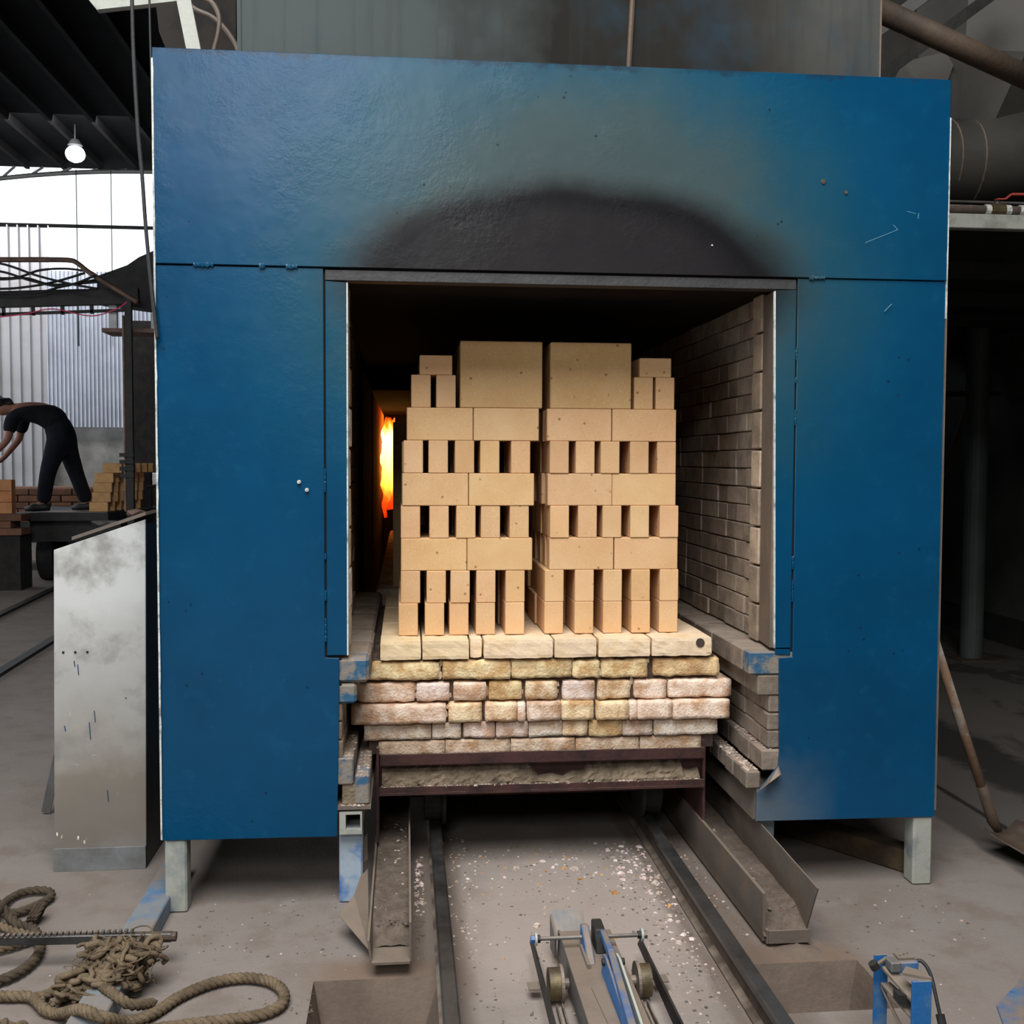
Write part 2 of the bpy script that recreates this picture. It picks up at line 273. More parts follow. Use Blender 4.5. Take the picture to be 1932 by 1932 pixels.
# ------------------------------------------------------------------ mesh helpers
class MB:
    def __init__(s): s.v = []; s.f = []
    def add(s, vs, fs):
        b = len(s.v); s.v += [Vector(p) for p in vs]; s.f += [tuple(i+b for i in f) for f in fs]; return s
    def box(s, x0, x1, y0, y1, z0, z1, m=None):
        vs = [Vector((x, y, z)) for z in (z0, z1) for y in (y0, y1) for x in (x0, x1)]
        if m: vs = [m @ p for p in vs]
        return s.add(vs, [(0, 2, 3, 1), (4, 5, 7, 6), (0, 1, 5, 4), (2, 6, 7, 3), (0, 4, 6, 2), (1, 3, 7, 5)])
    def prism(s, pts, ax, a, b):
        """polygon (two coordinates) extruded along axis ax from a to b"""
        def P(p, t): return {'X': (t, p[0], p[1]), 'Y': (p[0], t, p[1]), 'Z': (p[0], p[1], t)}[ax]
        n = len(pts)
        return s.add([P(p, a) for p in pts]+[P(p, b) for p in pts],
                     [tuple(range(n))[::-1], tuple(range(n, 2*n))]+[(i, (i+1) % n, n+(i+1) % n, n+i) for i in range(n)])
    def tube(s, path, r, n=8, closed=False, cap=True):
        path = [Vector(p) for p in path]; k = len(path); rings = []; ref = None
        for i, p in enumerate(path):
            a = path[(i-1) % k] if closed or i > 0 else p; b = path[(i+1) % k] if closed or i < k-1 else p
            d = (b-a).normalized()
            if ref is None: ref = d.orthogonal().normalized()
            ref = (ref-d*ref.dot(d)); ref = ref.normalized() if ref.length > 1e-6 else d.orthogonal().normalized()
            q = d.cross(ref); rr = r[i] if isinstance(r, (list, tuple)) else r
            rings.append([p+(ref*math.cos(2*PI*j/n)+q*math.sin(2*PI*j/n))*rr for j in range(n)])
        fs = []; m = k if closed else k-1
        for i in range(m):
            i2 = (i+1) % k
            for j in range(n): fs.append((i*n+j, i*n+(j+1) % n, i2*n+(j+1) % n, i2*n+j))
        if not closed and cap: fs += [tuple(range(n))[::-1], tuple(range((k-1)*n, k*n))]
        return s.add([p for r_ in rings for p in r_], fs)
    def cyl(s, p0, p1, r, n=16): return s.tube([p0, p1], r, n)
    def bar(s, p0, p1, wx, wy, up=(0, 0, 1)):
        """rectangular bar between two points: wx across, wy along up"""
        p0, p1 = Vector(p0), Vector(p1); d = (p1-p0).normalized(); a = d.cross(Vector(up)).normalized(); b = a.cross(d)
        vs = [p+a*wx/2*i+b*wy/2*j for p in (p0, p1) for i, j in ((-1, -1), (1, -1), (1, 1), (-1, 1))]
        return s.add(vs, [(0, 1, 2, 3), (7, 6, 5, 4), (0, 4, 5, 1), (1, 5, 6, 2), (2, 6, 7, 3), (3, 7, 4, 0)])
    def plate(s, pts, nrm, th):
        """flat polygon given in 3D, thickened"""
        n = len(pts); o = Vector(nrm).normalized()*th
        return s.add([Vector(p) for p in pts]+[Vector(p)+o for p in pts],
                     [tuple(range(n))[::-1], tuple(range(n, 2*n))]+[(i, (i+1) % n, n+(i+1) % n, n+i) for i in range(n)])
    def lump(s, c, r, seed=0, sq=(1, 1, 1), sub=1):
        bm = bmesh.new(); bmesh.ops.create_icosphere(bm, subdivisions=sub, radius=1)
        o = Vector((seed*3.1, seed*1.7, seed*.9))
        vs = []
        for q in bm.verts:
            k = 1+.55*noise.noise(q.co*1.4+o)
            vs.append(Vector(c)+Vector((q.co.x*sq[0], q.co.y*sq[1], q.co.z*sq[2]))*r*k)
        fs = [tuple(x.index for x in f.verts) for f in bm.faces]; bm.free()
        return s.add(vs, fs)
    def mesh(s, name, mat, origin=(0, 0, 0), bevel=0, smooth=False):
        me = bpy.data.meshes.new(name); o = Vector(origin)
        me.from_pydata([p-o for p in s.v], [], s.f)
        bm = bmesh.new(); bm.from_mesh(me)
        bmesh.ops.recalc_face_normals(bm, faces=bm.faces)
        if bevel: bmesh.ops.bevel(bm, geom=list(bm.edges), offset=bevel, segments=1, affect='EDGES', clamp_overlap=True)
        bm.to_mesh(me); bm.free()
        if mat: me.materials.append(M[mat] if isinstance(mat, str) else mat)
        if smooth: me.polygons.foreach_set('use_smooth', [True]*len(me.polygons))
        return me
    def obj(s, name, mat, parent=None, bevel=0, smooth=False, color=None, **props):
        org = parent['_o'] if parent else (0, 0, 0)
        return link(name, s.mesh(name, mat, org, bevel, smooth), parent, color, **props)
def link(name, me, parent=None, color=None, loc=None, **props):
    o = bpy.data.objects.new(name, me); COL.objects.link(o)
    if parent: o.parent = parent
    if loc: o.location = loc
    if color: o.color = color if len(color) == 4 else tuple(color)+(1,)
    for k, v in props.items(): o[k] = v
    o['_o'] = list(parent['_o']) if parent else [0, 0, 0]
    return o
def tag(o, label, cat, group=None, kind=None):
    o['label'] = label; o['category'] = cat
    if group: o['group'] = group
    if kind: o['kind'] = kind
    return o
def thing(name, label, cat, loc=(0, 0, 0), group=None):
    o = bpy.data.objects.new(name, None); COL.objects.link(o); o.location = loc; o['_o'] = list(loc); o.empty_display_size = .1
    return tag(o, label, cat, group)
def centre(mb):
    xs = [p.x for p in mb.v]; ys = [p.y for p in mb.v]; zs = [p.z for p in mb.v]
    return ((min(xs)+max(xs))/2, (min(ys)+max(ys))/2, min(zs))
def solo(mb, name, mat, label, cat, group=None, bevel=0, smooth=False, color=None, kind=None):
    """a thing that is one mesh, with its origin at its base"""
    c = centre(mb); o = link(name, mb.mesh(name, mat, c, bevel, smooth), None, color, c)
    o['_o'] = list(c)
    return tag(o, label, cat, group, kind)
def struct(mb, name, mat, parent=None, **k): return mb.obj(name, mat, parent, kind='structure', **k)
rnd = random.uniform
def spline(pts, n=8, closed=False):
    """Catmull-Rom through the points"""
    P = [Vector(p) for p in pts]; out = []; k = len(P)
    for i in range(k if closed else k-1):
        a, b, c, d = (P[(i-1) % k] if closed or i else P[0]), P[i], P[(i+1) % k], (P[(i+2) % k] if closed or i < k-2 else P[-1])
        for j in range(n):
            t = j/n
            out.append(.5*((2*b)+(c-a)*t+(2*a-5*b+4*c-d)*t*t+(3*b-a-3*c+d)*t**3))
    if not closed: out.append(P[-1])
    return out
def strands(mb, path, r, pitch=.06, n=6, k=3):
    """a laid rope: k strands twisted about the path"""
    dists = [0]
    for a, b in zip(path, path[1:]): dists.append(dists[-1]+(b-a).length)
    tot = dists[-1]; m = max(8, int(tot/.008)); pts = []; j = 0
    for i in range(m+1):
        s_ = tot*i/m
        while j < len(path)-2 and dists[j+1] < s_: j += 1
        t = (s_-dists[j])/max(1e-6, dists[j+1]-dists[j]); pts.append((s_, path[j].lerp(path[j+1], min(1, t)), (path[j+1]-path[j]).normalized()))
    for q in range(k):
        line = []
        for s_, p, d in pts:
            a = d.cross(Vector((0, 0, 1))); a = a.normalized() if a.length > 1e-4 else Vector((1, 0, 0)); b = d.cross(a)
            w_ = 2*PI*(s_/pitch+q/k); line.append(p+(a*math.cos(w_)+b*math.sin(w_))*r*.5)
        mb.tube(line, r*.56, n)
    return mb
def rubble(name, mat, spots, parent, label=None, cat=None, seed=0):
    """many small chips joined into one: spots = (x0,x1,y0,y1,z,count,size_min,size_max)"""
    mb = MB(); rg = random.Random(seed)
    for (x0, x1, y0, y1, z, n, s0, s1) in spots:
        for i in range(n):
            r = s0+(s1-s0)*rg.random()**3
            x, y = rg.uniform(x0, x1), rg.uniform(y0, y1)
            a = rg.uniform(0, 6.28); k = rg.uniform(.55, 1.3); zz = rg.uniform(.4, .8)
            vs = [(-1, -1, 0), (1, -.8, 0), (.9, 1, 0), (-1, .8, 0), (-.6, -.7, 1), (.7, -.5, 1.1), (.4, .7, .8), (-.7, .5, 1)]
            c_, s_ = math.cos(a), math.sin(a)
            zc = z(x, y) if callable(z) else z
            q = [(x+(c_*p[0]-s_*p[1]*k+rg.uniform(-.2, .2))*r, y+(s_*p[0]+c_*p[1]*k+rg.uniform(-.2, .2))*r, zc-.001+p[2]*r*zz*rg.uniform(.7, 1.2)) for p in vs]
            mb.add(q, [(4, 5, 6, 7), (0, 1, 5, 4), (1, 2, 6, 5), (2, 3, 7, 6), (3, 0, 4, 7)])
    if label: return solo(mb, name, mat, label, cat, kind='stuff')
    return mb.obj(name, mat, parent, kind='stuff')
def rough_block(x0, x1, y0, y1, z0, z1, amp, seed, rc=.009):
    """an eroded brick: gridded box with rounded, crumbled arrises"""
    sx, sy, sz = x1-x0, y1-y0, z1-z0
    nx, ny, nz = max(3, int(sx/.02)), 4, 5
    bm = bmesh.new(); bmesh.ops.create_cube(bm, size=1)
    bmesh.ops.subdivide_edges(bm, edges=[e for e in bm.edges if abs(e.verts[0].co.x-e.verts[1].co.x) > .5], cuts=nx-1)
    bmesh.ops.subdivide_edges(bm, edges=[e for e in bm.edges if abs(e.verts[0].co.y-e.verts[1].co.y) > .5], cuts=ny-1, use_grid_fill=True)
    bmesh.ops.subdivide_edges(bm, edges=[e for e in bm.edges if abs(e.verts[0].co.z-e.verts[1].co.z) > .5], cuts=nz-1, use_grid_fill=True)
    h = Vector((sx/2, sy/2, sz/2)); c = Vector(((x0+x1)/2, (y0+y1)/2, (z0+z1)/2)); o = Vector((seed*2.3, seed*1.1, seed*.7))
    vs = []
    for v in bm.verts:
        p = Vector((v.co.x*sx, v.co.y*sy, v.co.z*sz))
        q = Vector([max(-h[i]+rc, min(h[i]-rc, p[i])) for i in range(3)]); d = p-q
        if d.length > 1e-6: p = q+d.normalized()*min(d.length, rc*1.02)
        nn = noise.noise(p*26+o)*amp+noise.noise(p*75+o)*amp*.8+.0012*noise.noise(p*160+o)
        dirn = Vector((v.co.x*.4, v.co.y, v.co.z)).normalized()
        vs.append(c+p+dirn*(nn-amp*.35))
    mb = MB(); mb.add(vs, [tuple(x.index for x in f.verts) for f in bm.faces]); bm.free(); return mb

# ------------------------------------------------------------------ the hall
PL = (-.61, -.265, -1.25, -.485); PR = (.60, .93, -.77, -.50)     # two pits in the floor
fl = MB()
def quad(mb, x0, x1, y0, y1, z=0): mb.add([(x0, y0, z), (x1, y0, z), (x1, y1, z), (x0, y1, z)], [(0, 1, 2, 3)])
xs = [-14, PL[0], PL[1], PR[0], PR[1], 6]; ys = [-16, PL[2], PR[2], PR[3], PL[3], 26]
for i in range(5):
    for j in range(5):
        xa, xb, ya, yb = xs[i], xs[i+1], ys[j], ys[j+1]; cx, cy = (xa+xb)/2, (ya+yb)/2
        if any(p[0] < cx < p[1] and p[2] < cy < p[3] for p in (PL, PR)): continue
        quad(fl, xa, xb, ya, yb)
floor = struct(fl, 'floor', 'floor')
for p, dz in ((PL, .14), (PR, .16)):
    m = MB(); x0, x1, y0, y1 = p; q = .03
    top = [(x0, y0, 0), (x1, y0, 0), (x1, y1, 0), (x0, y1, 0)]; bot = [(x0+q, y0+q, -dz), (x1-q*1.6, y0+q, -dz), (x1-q*1.6, y1-q*1.6, -dz), (x0+q, y1-q*1.6, -dz)]
    m.add(top+bot, [(4, 5, 6, 7), (0, 1, 5, 4), (1, 2, 6, 5), (2, 3, 7, 6), (3, 0, 4, 7)])
    m.obj('pit_lining', 'pit', floor)
m = MB()                                                            # raised aisle slab edge at the right
m.prism([(2.02, .0), (2.45, .0), (2.6, 6), (2.5, 6)], 'Z', -.002, .001)
RZ = 6.05
c = MB(); c.box(-14, 6, -14, 14.3, RZ, RZ+.1); ceil = struct(c, 'ceiling', 'roof')
for i in range(22):
    x = -9+i*.56
    if -8 < x < -2.5:
        MB().box(x-.03, x+.03, 4, 14, RZ-.11, RZ).obj('purlin', 'purlin', ceil)
m = MB(); arc = []
for i in range(25):
    x = -9.5+i*.42; arc.append((x, 13.9, 5.93-.030*(x+4.2)**2))
m.tube(arc, .035, 6); m.obj('truss_chord', 'darksteel', ceil)
for i in range(1, 24):
    p = Vector(arc[i])
    MB().bar(p, (p.x+.2, 13.9, RZ-.1), .03, .03).obj('truss_web', 'darksteel', ceil)
wb = MB(); wb.box(-9.5, -3.2, 14, 14.25, 0, 2.02); wall_back = struct(wb, 'wall_back', 'concrete')
def ribs(x0, x1, z0, z1, pitch, depth, y, wave):
    m = MB(); pts = []
    x = x0
    if wave:
        while x < x1: pts.append((x, y-depth*(.5+.5*math.sin(2*PI*(x-x0)/pitch)))); x += pitch/8
    else:
        while x < x1:
            for a, d in ((0, 0), (.72, 0), (.80, 1), (.92, 1)): pts.append((x+a*pitch, y-d*depth))
            x += pitch
    vs = [(p[0], p[1], z) for z in (z0, z1) for p in pts]; n = len(pts)
    m.add(vs, [(i, i+1, n+i+1, n+i) for i in range(n-1)]); return m
ribs(-8.6, -5.93, 1.0, 5.05, .153, .05, 13.9, False).obj('ribbed_sheet', 'sheetA', wall_back)
ribs(-5.90, -4.2, 1.94, 4.35, .062, .03, 13.82, True).obj('corrugated_sheet', 'sheetB', wall_back, smooth=True)
MB().box(-9.4, -3.2, 13.86, 13.9, 5.03, 5.08).obj('sheet_rail', 'purlin', wall_back)
for x in (-5.42, -4.9): MB().bar((x, 13.8, 5.9), (x, 13.8, 3.2), .012, .012, (0, 1, 0)).obj('hanger_rod', 'purlin', wall_back)
struct(MB().box(4.35, 4.6, -14, 14, 0, RZ), 'wall_right', 'wallgrey')
MB().box(4.33, 4.36, -5, 14, 0, .22).obj('baseboard_right', 'dark', bpy.data.objects['wall_right'], kind='structure')
struct(MB().box(-2.6, 4.6, 14, 14.3, 0, RZ), 'wall_back', 'wallgrey')
struct(MB().box(-14, 6, -14.3, -14, 0, RZ), 'wall_front', 'wallgrey')

# ------------------------------------------------------------------ the kiln
KX0, KX1, KZ0, KZT, KZS = -1.118, 1.412, .235, 2.672, 2.022
kiln = thing('tunnel_kiln', 'big blue steel fronted brick kiln with soot stained open mouth', 'kiln')
def pl(name, pts, mat='blue', y0=-.006, y1=.004, bev=.0015, **k): return MB().prism(pts, 'Y', y0, y1).obj(name, mat, kiln, bevel=bev, **k)
pl('front_panel', [(KX0, KZS+.004), (KX1, KZS+.002), (KX1-.001, KZT-.004), (KX1-.01, KZT), (KX0, KZT)], y0=-.012)
pl('front_panel', [(KX0, KZ0), (-.576, KZ0-.004), (-.567, .71), (-.567, .803), (-.611, .805), (-.611, KZS), (KX0, KZS)])
pl('front_panel', [(.795, .238), (KX1+.002, KZ0), (KX1, KZS), (.910, KZS), (.912, .783), (.866, .781), (.872, .47), (.868, .42), (.83, .372), (.798, .335)])
pl('jamb_strip', [(-.605, .812), (-.5425, .812), (-.5395, 1.98), (-.605, 1.984)], y0=-.004)
pl('jamb_strip', [(.852, .815), (.905, .815), (.906, 1.985), (.835, 1.983)], y0=-.004)
pl('jamb_strip', [(.854, .794), (.905, .79), (.905, .81), (.853, .812)], y0=-.003, y1=.006)
M['lintel'] = mk('sooty_lintel', (58, 57, 57), (44, 43, 43), 7, .4, .65, .55, .2, fine=.15, rnd=False)
pl('lintel_strip', [(-.606, 1.986), (.905, 1.986), (.905, 2.019), (-.606, 2.019)], 'lintel', y0=-.004, y1=.01)
pl('gap_backing', [(-.62, .70), (-.56, .70), (-.56, 2.03), (-.62, 2.03)], 'slot', y0=.004, y1=.012)
pl('gap_backing', [(.86, .78), (.93, .78), (.93, 2.03), (.86, 2.03)], 'slot', y0=.004, y1=.012)
pl('gap_backing', [(KX0+.01, 2.01), (KX1-.01, 2.01), (KX1-.01, 2.04), (KX0+.01, 2.04)], 'slot', y0=.004, y1=.012)
def beads(x0, x1, z0, z1, n, mat, r=.003, y=-.006):
    m = MB()
    for i in range(n):
        t = (i+rnd(-.4, .4))/n; m.lump((x0+(x1-x0)*t, y, z0+(z1-z0)*t), r*rnd(.6, 1.4), i, (1, .5, 1.5))
    return m
for x, segs in ((-.608, ((1.33, 1.40), (.99, 1.02), (.86, .93), (1.12, 1.135))), (.908, ((1.76, 1.80), (1.69, 1.70), (1.08, 1.12), (.97, 1.04), (1.55, 1.60)))):
    for a, b in segs: beads(x, x, a, b, int((b-a)*260)+4, 'blue').obj('weld_bead', 'blue', kiln)
for a, b in ((-1.0, -.94), (-.72, -.69), (-.80, -.79), (.95, 1.0)): beads(a, b, 2.024, 2.024, 14, 'blue', .004, -.012).obj('weld_bead', 'blue', kiln)
def ragged(x, z0, z1, w, side, n=60):
    """worn, chipped sheet edge running up the panel"""
    L_, R2 = [], []
    for i in range(n+1):
        z = z0+(z1-z0)*i/n; L_.append((x, z)); R2.append((x+side*w*(.35+.9*abs(noise.noise(Vector((z*14, x*9, 1))))), z))
    m = MB()
    for i in range(n):
        for y0, y1 in ((-.0142, -.0118),):
            q = [(L_[i][0], L_[i][1]), (R2[i][0], R2[i][1]), (R2[i+1][0], R2[i+1][1]), (L_[i+1][0], L_[i+1][1])]
            m.add([(p[0], y0, p[1]) for p in q], [(0, 1, 2, 3)])
    m.box(min(x, x-side*.004), max(x, x-side*.004), -.012, .02, z0, z1)
    return m
ragged(KX0+.001, .24, 2.64, .0045, 1).obj('worn_edge', 'chip', kiln)
ragged(KX1-.001, 1.9, 2.55, .003, -1).obj('worn_edge', 'chip', kiln)
ragged(KX1, .26, 1.9, .0012, -1).obj('worn_edge', 'steel', kiln)
m = MB(); m.prism([(-.5425, .812), (-.538, .812), (-.536, 1.98), (-.540, 1.98)], 'Y', -.006, .05); m.obj('worn_edge', 'chip', kiln)
m = MB(); m.prism([(.8525, .815), (.8485, .815), (.8315, 1.98), (.8355, 1.98)], 'Y', -.006, .006); m.obj('worn_edge', 'chip', kiln)
for x, z, r in ((.985, 2.332, .008), (1.062, 2.30, .006), (-.688, 1.36, .006), (-.664, 1.335, .006), (.62, 2.12, .003)):
    m = MB(); m.cyl((x, -.0155, z), (x, -.005, z), r, 10); m.obj('rust_spot' if x > .9 else 'paint_chip', 'rust' if x > .9 else 'tape', kiln)
m = MB()
for a, b in (((1.13, 2.14), (1.24, 2.185)), ((1.24, 2.185), (1.225, 2.20)), ((1.20, 1.92), (1.225, 1.945)), ((1.27, 2.245), (1.30, 2.238)), ((1.31, 2.24), (1.308, 2.222))):
    m.bar((a[0], -.0122, a[1]), (b[0], -.0122, b[1]), .0012, .0016, (0, 1, 0))
M['scratch'] = mk('pale_scratch', (110, 160, 176), rough=.7)
m.obj('scratch', 'scratch', kiln)
# outer casing and tunnel
KY = 10.0
MB().box(KX0+.004, KX0+.012, .004, KY, KZ0, KZT-.006).obj('side_casing', 'blue', kiln)
MB().box(KX1-.012, KX1-.004, .004, KY, KZ0, KZT-.006).obj('side_casing', 'blue', kiln)
MB().box(KX0+.012, KX1-.012, .004, KY, KZT-.02, KZT-.006).obj('roof_casing', 'steel', kiln)
MB().box(KX0+.012, -.60, .006, KY, KZ0+.001, KZ0+.012).obj('underside_plate', 'darksteel', kiln)
MB().box(.86, KX1-.012, .006, KY, KZ0+.001, KZ0+.012).obj('underside_plate', 'darksteel', kiln)
MB().box(KX0+.012, KX1-.012, KY-.02, KY, 0, KZT-.02).obj('end_wall', 'dark', kiln)
MB().box(-.70, 1.0, .05, 3.5, 2.0, 2.2).obj('roof_lining', 'soot', kiln)
MB().box(-.70, 1.0, 3.5, KY-.02, 1.88, 2.2).obj('roof_lining', 'soot', kiln)
MB().box(-.62, .92, .012, .05, 1.986, 2.2).obj('lintel_block', 'lintel', kiln)
WR, WL = .872, -.577
MB().box(WR+.012, WR+.11, .26, 2.2, .72, 2.0).obj('mortar_backing', 'mortar', kiln)
MB().box(WR+.002, WR+.11, 2.2, KY-.02, .25, 1.9).obj('wall_lining', 'soot', kiln)
MB().box(WL-.11, WL-.012, .26, 2.2, .72, 2.0).obj('mortar_backing', 'mortar', kiln)
MB().box(WL-.11, WL-.002, 2.2, KY-.02, .25, 1.9).obj('wall_lining', 'soot', kiln)
# right-hand lining bricks, one by one
def lining(wall, sgn, ymax):
    for row in range(18):
        z = .806+row*.0665; y = .262 - (.115 if row % 2 else 0)
        while y < ymax:
            ln = .2285 if random.random() < .75 else .113
            a, b = max(y, .262), y+ln; y = b+.0025+(.004 if random.random() < .2 else 0)
            if b-a < .04: continue
            j = rnd(-.004, .004); g = rnd(.8, 1.2)
            x0, x1 = sorted((wall-sgn*j, wall+sgn*.10))
            MB().box(x0, x1, a, b-.001, z+.0015, z+.0645+rnd(-.001, .001)).obj('brick', 'lining', kiln, bevel=.003, color=(g, g*rnd(.94, 1.03), g*rnd(.9, 1.02)))
lining(WR, 1, 2.15); lining(WL, -1, 1.1)
# pale jamb bricks and steel returns
for row in range(9):
    z = .806+row*.133; g = rnd(.85, 1.15) if row not in (2, 4) else 1.45
    MB().box(.848+rnd(-.002, .002), .95, .165, .258, z+.002, z+.128).obj('jamb_brick', 'lining', kiln, bevel=.004, color=(g, g*.97, g*.9))
    MB().box(-.66, -.540+rnd(-.003, .003), .10, .258, z+.002, z+.128).obj('jamb_brick', 'lining' if row > 5 else 'chip', kiln, bevel=.004, color=(1, .97, .9))
MB().prism([(.838, .008), (.853, .16), (.95, .16), (.95, .008)], 'Z', .815, 1.985).obj('jamb_plate', 'steel', kiln)
MB().prism([(-.62, .008), (-.5435, .008), (-.5435, .10), (-.62, .10)], 'Z', .812, 1.985).obj('jamb_plate', 'steel', kiln)
# stepped ledges either side of the car
def course(x0, x1, z0, z1, cuts, mats, bev=.005, jx=.003):
    for i, (a, b) in enumerate(zip(cuts, cuts[1:])):
        d = rnd(-jx, jx); g = rnd(.58, .76)
        MB().box(x0+(d if x0 > 0 else 0), x1+(d if x0 < 0 else 0), a+.0015, b-.0015, z0, z1+rnd(-.001, .001)).obj(
            'ledge_brick', mats if isinstance(mats, str) else mats[min(i, len(mats)-1)], kiln, bevel=bev, color=(g, g, g))
course(.768, .985, .726, .802, [0, .075, .20, .43, .66, .89, 1.12, 1.35, 1.58, 1.81, 2.04], ['ledge', 'lining'])
course(.800, .985, .655, .724, [.003, .12, .35, .58, .81, 1.04, 1.27, 1.5], 'lining')
course(-.70, -.473, .722, .802, [0, .10, .33, .56, .79, 1.02, 1.25, 1.48, 1.71], ['ledge', 'lining'], .01)
course(-.70, -.515, .655, .720, [.001, .12, .35, .58, .81, 1.04, 1.27, 1.5], ['ledge', 'lining'], .008)
for row, z in enumerate((.477, .537, .597)):
    course(.838, .985, z, z+.058, [.008, .09+.07*(row % 2), .25, .48, .71, .94, 1.17, 1.4], 'lining')
    course(-.70, -.558, z, z+.058, [.008, .12, .35, .58, .81, 1.04, 1.27, 1.5], 'lining')
course(.815, .985, .405, .475, [.0, .13, .25, .37, .6, .83, 1.06, 1.29], 'lining')
course(.765, .812, .345, .404, [.0, .07, .15, .24, .33, .43, .55, .78, 1.01, 1.24], 'lining')
course(-.70, -.522, .394, .480, [.0, .115, .23, .46, .69, .92, 1.15], ['ledge', 'lining'])
course(-.520, -.472, .330, .425, [.0, .115, .23, .46, .69, .92, 1.15], ['ledge', 'lining'])
MB().box(-.70, -.469, -.004, 1.3, .316, .328).obj('shelf_plate', 'steel', kiln)
MB().box(-.56, -.52, .01, 1.3, .33, .393).obj('mortar_fill', 'mortar', kiln)
MB().box(.80, .97, .004, 1.3, .325, .344).obj('shelf_plate', 'steel', kiln)
MB().prism([(.79, .24), (.80, .325), (.985, .325), (.985, .24)], 'Y', .012, 3).obj('base_channel', 'steel', kiln)
# torn flap of the right panel
MB().plate([(.868, -.008, .42), (.83, -.01, .372), (.795, -.03, .345), (.82, -.05, .375), (.868, -.035, .40)], (0, -.3, 1), .003).obj('torn_flap', 'steel', kiln)
# square tube at the left
t_ = MB()
for a, b, c_, d in ((-.569, -.549, .236, .308), (-.503, -.497, .236, .308), (-.549, -.503, .236, .252), (-.549, -.503, .300, .308)): t_.box(a, b, -.004, .9, c_, d)
t_.obj('square_tube', 'legpaint', kiln)
for x0, x1, y0, mt in ((KX0+.006, -1.045, .0, 'legpaint'), (-.572, -.497, .03, 'legblue'), (1.345, KX1, .0, 'legpaint'), (.845, .905, .12, 'legblue')):
    MB().box(x0, x1, y0, y0+.07, 0, KZ0-.001).obj('leg', mt, kiln, bevel=.006)
for y in (2.5, 5, 7.5):
    for x in (KX0+.04, KX1-.04): MB().box(x-.035, x+.035, y, y+.07, 0, KZ0).obj('leg', 'legpaint', kiln)
rubble('ledge_rubble', 'chips', [(.82, .862, .01, .40, .476, 150, .002, .006), (.768, .808, .01, .42, .405, 170, .002, .007), (-.565, -.525, .0, .3, .48, 120, .002, .006),
       (-.515, -.476, .0, .3, .425, 100, .002, .006), (-.566, -.475, -.002, .02, .328, 60, .002, .006)], kiln, seed=3)

# hood over the kiln
hood = thing('exhaust_hood', 'sooty grey sheet metal hood standing on top of the blue kiln', 'hood', (.16, .5, KZT))
MB().box(-.872, 1.19, .035, 1.1, KZT-.005, 3.6).obj('hood_shell', 'hood', hood)
MB().box(-.872, -.860, .030, .036, KZT, 3.6).obj('hood_edge', 'hood', hood); MB().box(1.186, 1.191, .030, .036, KZT, 3.6).obj('hood_edge', 'steel', hood)
m = MB(); m.tube([(.352, .026, KZT), (.368, .026, 3.0), (.372, .026, 3.6)], .009, 8); m.obj('seam_pipe', 'rust', hood)

# fire far down the tunnel
m = MB()
for i, (x, y, z0, z1, r) in enumerate(((-.525, 5.7, 1.08, 1.80, .044), (-.47, 5.9, 1.12, 1.78, .042), (-.545, 6.2, .92, 1.72, .028), (-.50, 6.5, .98, 1.83, .07), (-.462, 6.1, 1.3, 1.81, .026))):
    path = [(x+.008*math.sin(j*.9+i), y, z0+(z1-z0)*j/24) for j in range(25)]
    m.tube(path, [r*(.15+.85*math.sin(PI*min(1, (j+1.2)/25))**.5)*(1+.12*math.sin(j*1.7+i)) for j in range(25)], 10)
solo(m, 'flame', 'flame', 'glowing orange furnace fire deep inside the kiln left of the stack', 'fire', smooth=True)

def hot_mat():
    t = NT('red_hot_lining'); sx = t.n('SeparateXYZ'); v = t.vec(False); t.l(v, sx.inputs[0])
    y = t.step(sx.outputs[1], 3.7, 6.6); z = t.step(sx.outputs[2], .85, 1.45)
    k = t.math('MULTIPLY', t.math('POWER', y, 2.2), t.math('POWER', z, 1.5))
    k = t.math('MULTIPLY', k, t.math('ADD', t.noise(v, 3, 4), .5))
    t.l(t.ramp(k, [(0, L((120, 8, 0))), (.4, L((226, 50, 4))), (1, L((255, 120, 20)))]), t.b.inputs['Emission Color']); t.l(t.math('MULTIPLY', k, 1.0), t.b.inputs['Emission Strength'])
    return t.out(L((38, 33, 30)), .95, 0, .1)
M['hot'] = hot_mat()
MB().box(WL-.05, WL+.002, 3.7, 7.2, .81, 1.875).obj('hot_lining', 'hot', kiln)
MB().box(WL, .8, 7.2, 7.3, .30, 1.879).obj('inner_wall', 'soot', kiln)

